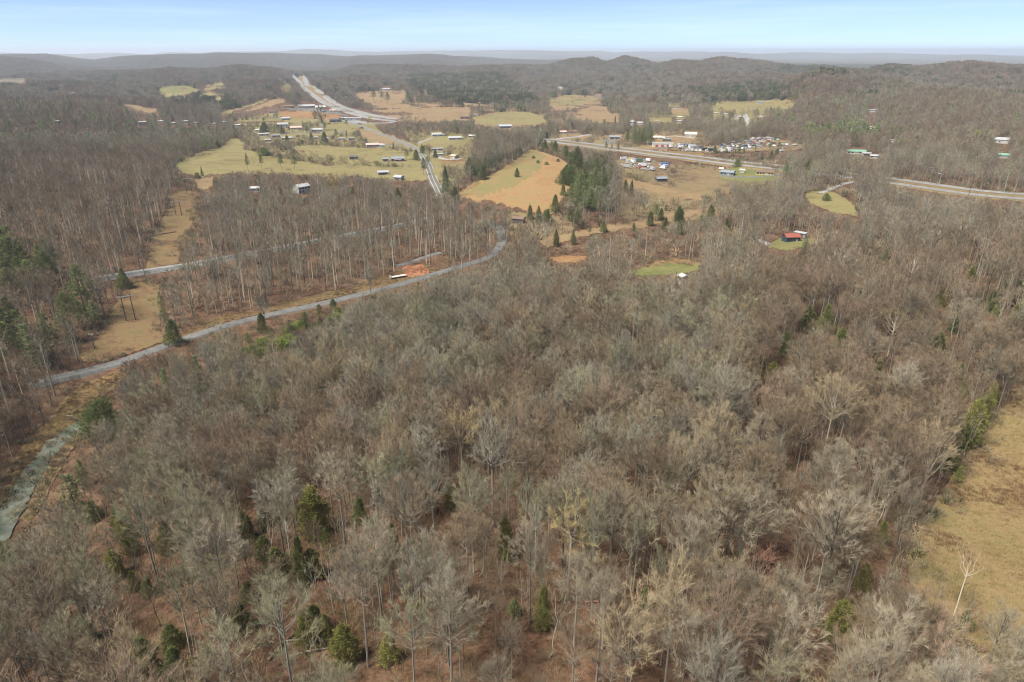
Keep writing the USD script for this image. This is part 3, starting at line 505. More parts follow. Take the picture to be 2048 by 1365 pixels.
def bare_tree(seed, H, spread, fork=0.46, vase=False, limbs=17, subs=5, tert=5, twigs=14, trunk_r=0.20, twig_len=0.8, twig_w=0.026, cols=None, sides=6, lean=0.3, cz=0.60, rv=0.38, top=0.84):
    """A trunk with limbs that curve out and up to a domed crown, and the fine twigs of the dome. Returns (trunk MB, crown MB)."""
    rs = np.random.default_rng(seed); T, K = MB(), MB(); bark_c, twig_c = np.asarray(cols[0]), np.asarray(cols[1])
    if vase: top = fork + 0.10
    off = rs.normal(size=2) * 0.5 * lean; hh = np.linspace(-0.02, top, 9); bend = np.c_[np.cumsum(rs.normal(size=(9, 2)) * 0.10 * lean + off / 9, 0), hh * H]
    r0 = trunk_r * (1 - 0.72 * np.linspace(0, 1, 9) * (0.45 if vase else 1.0)); T.tube(bend, r0, sides, bark_c)
    def on_trunk(s): return np.array([np.interp(s, hh, bend[:, k]) for k in range(3)]), float(np.interp(s, hh, r0))
    A, B, D = [], [], []
    def curve(p0, p1, p2, n): t = np.linspace(0, 1, n + 1)[:, None]; return (1 - t) ** 2 * p0 + 2 * t * (1 - t) * p1 + t ** 2 * p2
    az = rs.uniform(0, 6.28); cen = np.array([*on_trunk(min(cz, top))[0][:2], cz * H]); sq = rs.uniform(0.8, 1.2, 2)
    for k in range(limbs):
        u = (k + rs.uniform(0, 1)) / limbs; th = math.acos(1 - u * 0.93) ; az += 2.4 + rs.normal() * 0.5
        tip = cen + np.array([spread * sq[0] * math.sin(th) * math.cos(az), spread * sq[1] * math.sin(th) * math.sin(az), rv * H * math.cos(th)]) * rs.uniform(0.72, 1.08)
        s = fork + (top - fork) * (1 - th / 1.6) * rs.uniform(0.75, 1.1) if not vase else fork + (top - fork) * rs.uniform(0, 1); s = min(max(s, fork), top - 0.005)
        p0, rt = on_trunk(s); d = tip - p0; p1 = p0 + d * np.array([0.62, 0.62, 0.36 if not vase else 0.5]) + rs.normal(size=3) * 0.25
        L = np.linalg.norm(d); rr = min(rt * 0.6, 0.03 + 0.011 * L); lq = curve(p0, p1, tip, 5); lq[1:-1] += rs.normal(size=(4, 3)) * 0.05 * L * 0.5; lr = rr * (1 - np.linspace(0, 0.82, 6)); T.tube(lq, lr, 4, bark_c)
        for j in range(subs):
            q = rs.uniform(0.35, 1.0) if j else 1.0; x = q * 5; i = min(int(x), 4); sp_ = lq[i] + (lq[i + 1] - lq[i]) * (x - i); sd = unit(lq[i + 1] - lq[i]); out = unit(sp_ - cen + np.array([0, 0, 0.25 * H * rv]))
            dv = unit(sd * 0.7 + out * 0.5 + rs.normal(size=3) * 0.45); sL = (0.9 + 0.26 * L) * rs.uniform(0.55, 1.0) * (1.25 - 0.55 * q); e = sp_ + dv * sL + np.array([0, 0, 0.15 * sL])
            qq = curve(sp_, sp_ + dv * sL * 0.5 + rs.normal(size=3) * 0.1, e, 3); T.tube(qq, np.maximum(rr * 0.42 * (1 - np.linspace(0, 0.75, 4)), 0.011), 3, bark_c * 0.55 + twig_c * 0.45)
            for m in range(tert):
                w = rs.uniform(0.3, 1.0) if m else 1.0; tp = sp_ * (1 - w) + e * w if m else e; td = unit(dv + out * 0.3 + rs.normal(size=3) * 0.5 + np.array([0, 0, 0.2])); tL = sL * rs.uniform(0.4, 0.75); A.append(tp); B.append(tp + td * tL); D.append(td)
    a, b, d = np.array(A), np.array(B), np.array(D); n = len(a)
    v, f = slivers(a, d, np.linalg.norm(b - a, axis=1), np.full(n, twig_w * 1.9), rs, 0.15); K.add(v, f, twig_c * 0.9)
    u = rs.uniform(0.15, 1.0, (n, twigs, 1)); p = (a[:, None] + (b - a)[:, None] * u).reshape(-1, 3)
    dd = unit(np.repeat(d, twigs, 0) + rs.normal(size=(len(p), 3)) * 0.5 + np.array([0, 0, 0.3]))
    v, f = spikes(p, dd, twig_len * rs.uniform(0.5, 1.3, len(p)), twig_w * rs.uniform(0.7, 1.3, len(p)), rs)
    K.add(v, f, np.repeat(twig_c[None] * rs.uniform(0.8, 1.2, (len(p), 1)), 3, 0))
    return T, K
BARK = {'pale': (0.50, 0.445, 0.34), 'grey': (0.27, 0.24, 0.185), 'dark': (0.10, 0.083, 0.064), 'white': (0.44, 0.41, 0.34), 'lichen': (0.33, 0.335, 0.26)}
TWIG = {'grey': (0.365, 0.31, 0.215), 'tan': (0.40, 0.315, 0.19), 'brown': (0.285, 0.213, 0.135), 'pink': (0.34, 0.24, 0.165), 'olive': (0.35, 0.325, 0.20), 'silver': (0.365, 0.335, 0.25), 'red': (0.34, 0.19, 0.13), 'gold': (0.46, 0.37, 0.185)}
KINDS = [  # name of the look, bark, twigs, number of variants, settings
 ('grey', 'grey', 'grey', 4, dict(spread=3.5, fork=0.52, cz=0.64, rv=0.35)), ('olive', 'lichen', 'olive', 3, dict(spread=3.5, fork=0.5, cz=0.63, rv=0.36)), ('silver', 'grey', 'silver', 3, dict(spread=3.8, vase=True, fork=0.46)),
 ('brown', 'grey', 'brown', 4, dict(spread=3.3, fork=0.52, cz=0.66, rv=0.33)), ('tan', 'grey', 'tan', 3, dict(spread=3.7, vase=True, fork=0.42)), ('pink', 'grey', 'pink', 2, dict(spread=3.7, vase=True, fork=0.36)),
 ('dark', 'dark', 'grey', 2, dict(spread=4.0, fork=0.44)), ('tall', 'pale', 'brown', 4, dict(spread=2.3, fork=0.6, cz=0.78, rv=0.21, top=0.93, limbs=14)), ('red', 'grey', 'red', 1, dict(spread=4.0, vase=True, fork=0.22)), ('gold', 'pale', 'gold', 1, dict(spread=4.4))]
UsdGeom.Scope.Define(stage, '/World/Looks')
_classes = stage.CreateClassPrim('/_kinds')
def class_tree(name, T, K, tm, km, crown='crown'):
    p = stage.CreateClassPrim('/_kinds/' + name); p.SetTypeName('Xform')
    prim_mesh(f'/_kinds/{name}/trunk', *T.out()[:2], tm, T.out()[2], smooth=False); prim_mesh(f'/_kinds/{name}/{crown}', *K.out()[:2], km, K.out()[2]); return p
NEAR, MIDL = {}, {}
tri = 0
for kn, bk, tw, nv, kw in KINDS:
    NEAR[kn], MIDL[kn] = [], []
    for v_ in range(nv):
        Ht = 20.0; T, K = bare_tree(hash_ := (sum(map(ord, kn)) * 17 + v_), Ht, cols=(BARK[bk], TWIG[tw]), **kw)
        tri += sum(len(x) for x in T.f) + sum(len(x) for x in K.f)
        NEAR[kn].append(class_tree(f'{kn}_tree_{v_}', T, K, M['bark'], M['twig']))
        T, K = bare_tree(hash_ + 500, Ht, cols=(BARK[bk], TWIG[tw]), sides=3, **(kw | {'limbs': 11, 'subs': 3, 'tert': 3, 'twigs': 3 if kn == 'tall' else 7, 'twig_w': 0.075, 'twig_len': 0.95, 'trunk_r': 0.33 if kn == 'tall' else 0.26}))
        tri += sum(len(x) for x in T.f) + sum(len(x) for x in K.f); T.add(*K.out()); MIDL[kn].append(T)
def puff(seed, n, H, crown0, rad, w, L, twig_c, bark_c, trunks=1, flat=False):
    """A far-off tree: a tapered trunk and a loose crown of upright slivers."""
    rs = np.random.default_rng(seed); K = MB()
    for k in range(trunks):
        o = rs.normal(size=2) * rad * (0.0 if trunks == 1 else 0.9); h = H * rs.uniform(0.85, 1.05)
        K.tube([(o[0], o[1], -0.5), (o[0] + rs.normal() * 0.4, o[1] + rs.normal() * 0.4, h * 0.8)], [0.3, 0.1], 3, bark_c)
        m = n // trunks; a = rs.uniform(0, 6.28, m); t = rs.beta(1.6, 1.3, m); z = h * (crown0 + (1 - crown0) * t)
        prof = np.sin(np.clip(t * 0.8 + 0.2, 0, 1) * np.pi) ** 0.7; rr = rad * prof * rs.uniform(0.2, 1.0, m) ** 0.6
        p = np.stack([o[0] + rr * np.cos(a), o[1] + rr * np.sin(a), z - L * 0.5], -1)
        d = unit(np.stack([np.cos(a) * 0.55, np.sin(a) * 0.55, np.full(m, 0.9)], -1) + rs.normal(size=(m, 3)) * 0.35)
        v, f = spikes(p, d, L * rs.uniform(0.6, 1.3, m), w * rs.uniform(0.6, 1.4, m), rs)
        K.add(v, f, np.repeat(np.asarray(twig_c)[None] * rs.uniform(0.75, 1.25, (m, 1)), 3, 0))
    return K
FARL = {kn: [puff(900 + 7 * i + v_, 130, 18, 0.32, 4.0, 0.26, 2.6, np.array(TWIG[tw]) * 0.85, BARK[bk]) for v_ in range(2)] for i, (kn, bk, tw, nv, kw) in enumerate(KINDS)}
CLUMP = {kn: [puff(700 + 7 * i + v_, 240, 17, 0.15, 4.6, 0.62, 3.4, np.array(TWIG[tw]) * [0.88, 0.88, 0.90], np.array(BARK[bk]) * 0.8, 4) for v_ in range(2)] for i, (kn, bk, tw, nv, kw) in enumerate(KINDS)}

# ------------------------------------------------------------------ evergreens
GREEN = {'pine': (0.265, 0.31, 0.115), 'white_pine': (0.33, 0.375, 0.175), 'bright_pine': (0.32, 0.36, 0.11), 'cedar': (0.225, 0.25, 0.09), 'olive_cedar': (0.30, 0.29, 0.09), 'spruce': (0.17, 0.205, 0.10), 'holly': (0.22, 0.26, 0.09), 'laurel': (0.29, 0.34, 0.09)}
def tufts(p, d, n, L, w, rs, jitter=0.7):
    pp = np.repeat(p, n, 0); dd = unit(np.repeat(d, n, 0) + rs.normal(size=(len(pp), 3)) * jitter)
    return spikes(pp + rs.normal(size=pp.shape) * L * 0.15, dd, L * rs.uniform(0.6, 1.3, len(pp)), w * rs.uniform(0.7, 1.3, len(pp)), rs)
def pine(seed, H, rad, col, crown0=0.3, whorls=13, per=6, lean=1.0, n=9, L=0.65, w=0.13, bark_c=(0.16, 0.12, 0.09), per_len=5):
    """Layered branches with tufts of needles, gaps between them."""
    rs = np.random.default_rng(seed); T, K = MB(), MB()
    T.tube([(0, 0, -0.4), (rs.normal() * 0.2, rs.normal() * 0.2, H * 0.5), (rs.normal() * 0.3, rs.normal() * 0.3, H * 0.97)], [0.24, 0.17, 0.03], 5, bark_c)
    P, D = [], []
    for k in range(whorls):
        t = k / (whorls - 1); z = H * (crown0 + (0.98 - crown0) * t); R = rad * ((1 - t) ** 0.75 * 0.92 + 0.1) * rs.uniform(0.7, 1.15); a0 = rs.uniform(0, 6.28)
        for j in range(per):
            a = a0 + j * 6.28 / per + rs.normal() * 0.25; r1 = R * rs.uniform(0.55, 1.15); rise = rs.uniform(-0.05, 0.28) + 0.35 * t
            e = np.array([math.cos(a) * r1, math.sin(a) * r1, z + rise * r1]); T.tube([(0, 0, z), e * [0.95, 0.95, 1]], [0.05, 0.015], 3, bark_c)
            m = max(2, int(per_len * r1 / rad) + 1); s = rs.uniform(0.3, 1.0, m)[:, None]; q = np.array([0, 0, z]) * (1 - s) + e * s + rs.normal(size=(m, 3)) * [0.35, 0.35, 0.12]
            P.append(q); D.append(np.tile(unit(np.array([math.cos(a) * 0.7, math.sin(a) * 0.7, 0.75])), (m, 1)))
    P, D = np.vstack(P), np.vstack(D); v, f = tufts(P, D, n, L, w, rs)
    K.add(v, f, np.repeat(np.repeat(np.asarray(col)[None] * rs.uniform(0.7, 1.3, (len(P), 1)), n, 0), 3, 0)); return T, K
def cedar(seed, H, rad, col, n=1250, shape=0.62, L=0.6, w=0.14, base=0.05, bark_c=(0.13, 0.095, 0.07)):
    """A dense uneven cone or egg of upright sprays."""
    rs = np.random.default_rng(seed); T, K = MB(), MB(); T.tube([(0, 0, -0.4), (0, 0, H * 0.55)], [0.18, 0.05], 5, bark_c)
    a = rs.uniform(0, 6.28, n); t = rs.uniform(0, 1, n) ** 1.15; lob = 1 + 0.30 * np.sin(a * 2 + rs.uniform(0, 6) + t * 7) + 0.24 * np.sin(a * 5 + t * 13 + rs.uniform(0, 6)) + 0.16 * np.sin(a * 9 - t * 23)
    prof = (1 - t) ** shape * np.minimum(1, (t + 0.12) / 0.22) ** 0.6; r = rad * prof * lob * rs.uniform(0.35, 1.08, n) ** 0.6
    p = np.stack([r * np.cos(a), r * np.sin(a), H * (base + (0.97 - base) * t) + rs.normal(size=n) * 0.35], -1); d = unit(np.stack([np.cos(a) * 0.6, np.sin(a) * 0.6, np.full(n, 0.8)], -1))
    v, f = tufts(p, d, 4, L, w, rs, 0.5); K.add(v, f, np.repeat(np.repeat(np.asarray(col)[None] * rs.uniform(0.65, 1.35, (n, 1)), 4, 0), 3, 0)); return T, K
EVER = {}
def ever(name, *parts): EVER.setdefault(name, []).append(parts)
for s_ in range(2):
    ever('pine', *pine(40 + s_, 16, 4.6, GREEN['pine'], 0.42, 11, 6, n=20)); ever('white_pine', *pine(50 + s_, 18, 5.2, GREEN['white_pine'], 0.14, 14, 7, n=20, L=0.7)); ever('bright_pine', *pine(60 + s_, 14, 3.8, GREEN['bright_pine'], 0.35, 10, 6, n=20))
    ever('cedar', *cedar(70 + s_, 10, 2.8, GREEN['cedar'])); ever('olive_cedar', *cedar(80 + s_, 10, 2.5, GREEN['olive_cedar'], shape=0.5)); ever('spruce', *cedar(90 + s_, 15, 3.0, GREEN['spruce'], 1300, 0.95)); ever('laurel', *cedar(99 + s_, 3.5, 2.6, GREEN['laurel'], 700, 0.35, base=0.02))
    ever('holly', *cedar(95 + s_, 8, 4.0, GREEN['holly'], 1500, 0.42, base=0.02))
EVC = {k: [class_tree(f'{k}_{i}', T, K, M['bark'], M['needle']) for i, (T, K) in enumerate(v)] for k, v in EVER.items()}
EVH = dict(pine=16, white_pine=18, bright_pine=14, cedar=10, olive_cedar=10, spruce=15, holly=8, laurel=3.5)
def light_ever(k, seed):
    T, K = (cedar(seed, EVH[k], 2.8, GREEN[k], 110, 0.6, 1.7, 1.0) if k in ('cedar', 'olive_cedar', 'spruce') else pine(seed, EVH[k], 4.4, GREEN[k], 0.3, 8, 5, n=4, L=1.5, w=0.7, per_len=2)); T.add(*K.out()); return T
EVL = {k: [light_ever(k, 300 + i) for i in range(2)] for k in ('pine', 'white_pine', 'bright_pine', 'cedar', 'olive_cedar')}
EVERC = {}
for k in ('pine', 'cedar', 'bright_pine'):
    rs = np.random.default_rng(5); K = MB()
    for j in range(5):
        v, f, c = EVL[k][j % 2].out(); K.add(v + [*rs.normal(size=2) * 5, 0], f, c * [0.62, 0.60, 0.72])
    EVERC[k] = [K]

# ------------------------------------------------------------------ planting
CLEAR = np.asarray(_clear) > 0
def masked(mask, px, py):
    i = np.clip((py + 200).astype(int), 0, mask.shape[0] - 1); j = np.clip((px + 200).astype(int), 0, mask.shape[1] - 1)
    return mask[i, j] & (px > -199) & (px < W2 + 199) & (py > -199) & (py < H2 + 199)
def blocks(x, y, z, H, rad, lo=0.0):
    """Whether a tree standing there would cover what the photograph shows clear."""
    bad = np.zeros(len(x), bool)
    for t, k in ((0.02, 0), (0.16, 0), (0.3, 0), (0.43, 0), (0.55, 0.4), (0.55, -0.4), (0.68, 0), (0.8, 0.7), (0.8, -0.7), (0.9, 0), (0.98, 0)):
        if t < lo: continue
        u, v, _ = project(x, y, z + H * t); r = np.hypot(x, y); u = u + k * rad * F / np.hypot(r, EYE - z)
        bad |= masked(CLEAR, u, v) & seen(x, y, z + H * t)
    return bad
def poly_mask(polys):
    im = Image.new('L', (W2 + 400, H2 + 400)); d = ImageDraw.Draw(im)
    for p in polys: d.polygon([(x + 200, y + 200) for x, y in p], fill=255)
    return np.asarray(im) > 0
def scatter(r0, r1, area, lim=50, seed=0, grow=1.0):
    """Jittered points over a ring sector in front of the camera, one per AREA square metres."""
    rs = np.random.default_rng(seed); n = int(math.radians(2 * lim) / 2 * (r1 ** 2 - r0 ** 2) / area)
    k = np.arange(n) + 0.5; g = 0.6180339887
    r = np.sqrt(r0 ** 2 + (r1 ** 2 - r0 ** 2) * k / n); a = np.radians(lim) * (2 * ((k * g + rs.uniform()) % 1) - 1)
    s = math.sqrt(area) * 0.42; x, y = r * np.sin(a) + rs.normal(size=n) * s, r * np.cos(a) + rs.normal(size=n) * s
    return x, y, rs
def in_view(x, y, z, H, m=260):
    u, v, fw = project(x, y, z + H); u0, v0, _ = project(x, y, z)
    return (u > -m) & (u < W2 + m) & (v < H2 + 120) & (v0 > 0) & seen(x, y, z + H) & (fw > 5)
# how the photograph's woods differ from place to place (pixel regions): shares of each look
ZONES = [
 ([(0,300),(330,310),(360,370),(330,430),(290,540),(180,560),(0,470)], dict(tall=6, brown=3, grey=1)),
 ([(390,380),(880,390),(1000,460),(960,520),(800,560),(330,680),(320,560),(360,540),(400,450)], dict(tall=6, olive=2, grey=2, silver=2)),
 ([(0,470),(180,560),(250,700),(100,760),(0,900)], dict(tall=3, brown=3, grey=2)),
 ([(1500,520),(2048,420),(2048,800),(1850,1000),(1700,1100),(1500,900)], dict(brown=8, tall=2, pink=2, grey=2, dark=1)),
 ([(1100,480),(1500,440),(1500,540),(1200,540)], dict(olive=3, grey=3, tall=3)),
 ([(1550,390),(2300,390),(2300,470),(1700,520)], dict(grey=5, brown=2, silver=2)),
 ([(0,1040),(600,1000),(900,1365),(0,1365)], dict(olive=4, grey=4, silver=2, brown=1, tan=1)),
 ([(900,1000),(1500,1000),(1500,1365),(900,1365)], dict(grey=4, tan=2, brown=3, dark=2, pink=1, olive=2)),
 ([(300,600),(1050,560),(900,800),(400,900)], dict(grey=5, silver=4, olive=2, tan=1)),
 ([(1480,900),(1900,1000),(2048,1300),(2048,1365),(1480,1365)], dict(grey=5, brown=4, dark=2, pink=2)),
 ([(-400,190),(420,200),(420,260),(-400,300)], dict(brown=6, pink=2, tan=1)),
 ([(1500,130),(2400,130),(2400,330),(1500,300)], dict(brown=5, grey=3, pink=2, olive=1)),
]
DEFAULT = dict(grey=5, silver=2, olive=2, brown=3, tan=1, pink=1)
KN = [k[0] for k in KINDS]
ZID = np.zeros((H2 + 400, W2 + 400), np.uint8)
for i, (p, w) in enumerate(ZONES): ZID[poly_mask([p])] = i + 1
ZW = np.array([[d.get(k, 0.0) for k in KN] for d in [DEFAULT] + [z[1] for z in ZONES]]); ZW = np.cumsum(ZW / ZW.sum(1, keepdims=True), 1)
def looks_for(x, y, z, rs):
    u, v, _ = project(x, y, z + 9); i = np.clip((v + 200).astype(int), 0, H2 + 399); j = np.clip((u + 200).astype(int), 0, W2 + 399)
    q = np.clip(0.5 + 1.5 * n2(x, y, 35, 21, 2) + rs.normal(size=len(x)) * 0.22, 0, 0.999)      # patches of one kind
    mix_ = rs.uniform(size=len(x)) < 0.55; q = np.where(mix_, rs.uniform(size=len(x)), q)
    return np.array([np.searchsorted(ZW[a], b) for a, b in zip(ZID[i, j], q)])
# no tall trees at all here: hedges, thickets and gardens with low growth
LOW = poly_mask([[(480,225),(900,225),(860,300),(480,300)], [(1230,318),(1350,318),(1350,350),(1230,350)], [(1340,335),(1560,330),(1560,372),(1340,392)], [(600,325),(840,310),(840,340),(600,330)], [(1160,270),(1400,262),(1400,300),(1160,300)]])
SPARSE = poly_mask([m[2] for m in MEADOWS])
def open_country(x, y, z, rs):
    u, v, _ = project(x, y, z + 4); return masked(SPARSE, u, v) & ((n2(x, y, 70, 55, 3) < -0.05) | (rs.uniform(size=len(x)) < 0.18))
# -- near and middle distance
x, y, rs = scatter(62, 330, 21, 52, 1); z = ground(x, y); H = np.clip(rs.normal(17.6, 2.8, len(x)), 11, 25) * np.where(rs.uniform(size=len(x)) < 0.2, 0.6, 1.0)
x2, y2, rs2 = scatter(330, 900, 46, 46, 2); z2_ = ground(x2, y2); H2_ = np.clip(rs2.normal(19, 3.2, len(x2)), 10, 26)
X, Y, Z, HT = np.r_[x, x2], np.r_[y, y2], np.r_[z, z2_], np.r_[H, H2_]
u, v, _ = project(X, Y, Z + 5); low = masked(LOW, u, v); HT = np.where(low, HT * 0.45, HT)
keep = in_view(X, Y, Z, HT) & ~blocks(X, Y, Z, HT, 4.2) & ~(low & (rs.uniform(size=len(X)) < 0.5) if False else np.zeros(len(X), bool))
keep &= ~open_country(X, Y, Z, np.random.default_rng(4)) & ~(low & (np.random.default_rng(3).uniform(size=len(X)) < 0.45))
X, Y, Z, HT = X[keep], Y[keep], Z[keep], HT[keep]
rs = np.random.default_rng(11); K_ = looks_for(X, Y, Z, rs); RZ = rs.uniform(0, 360, len(X))
dist = np.sqrt(X ** 2 + Y ** 2 + (EYE - Z) ** 2)
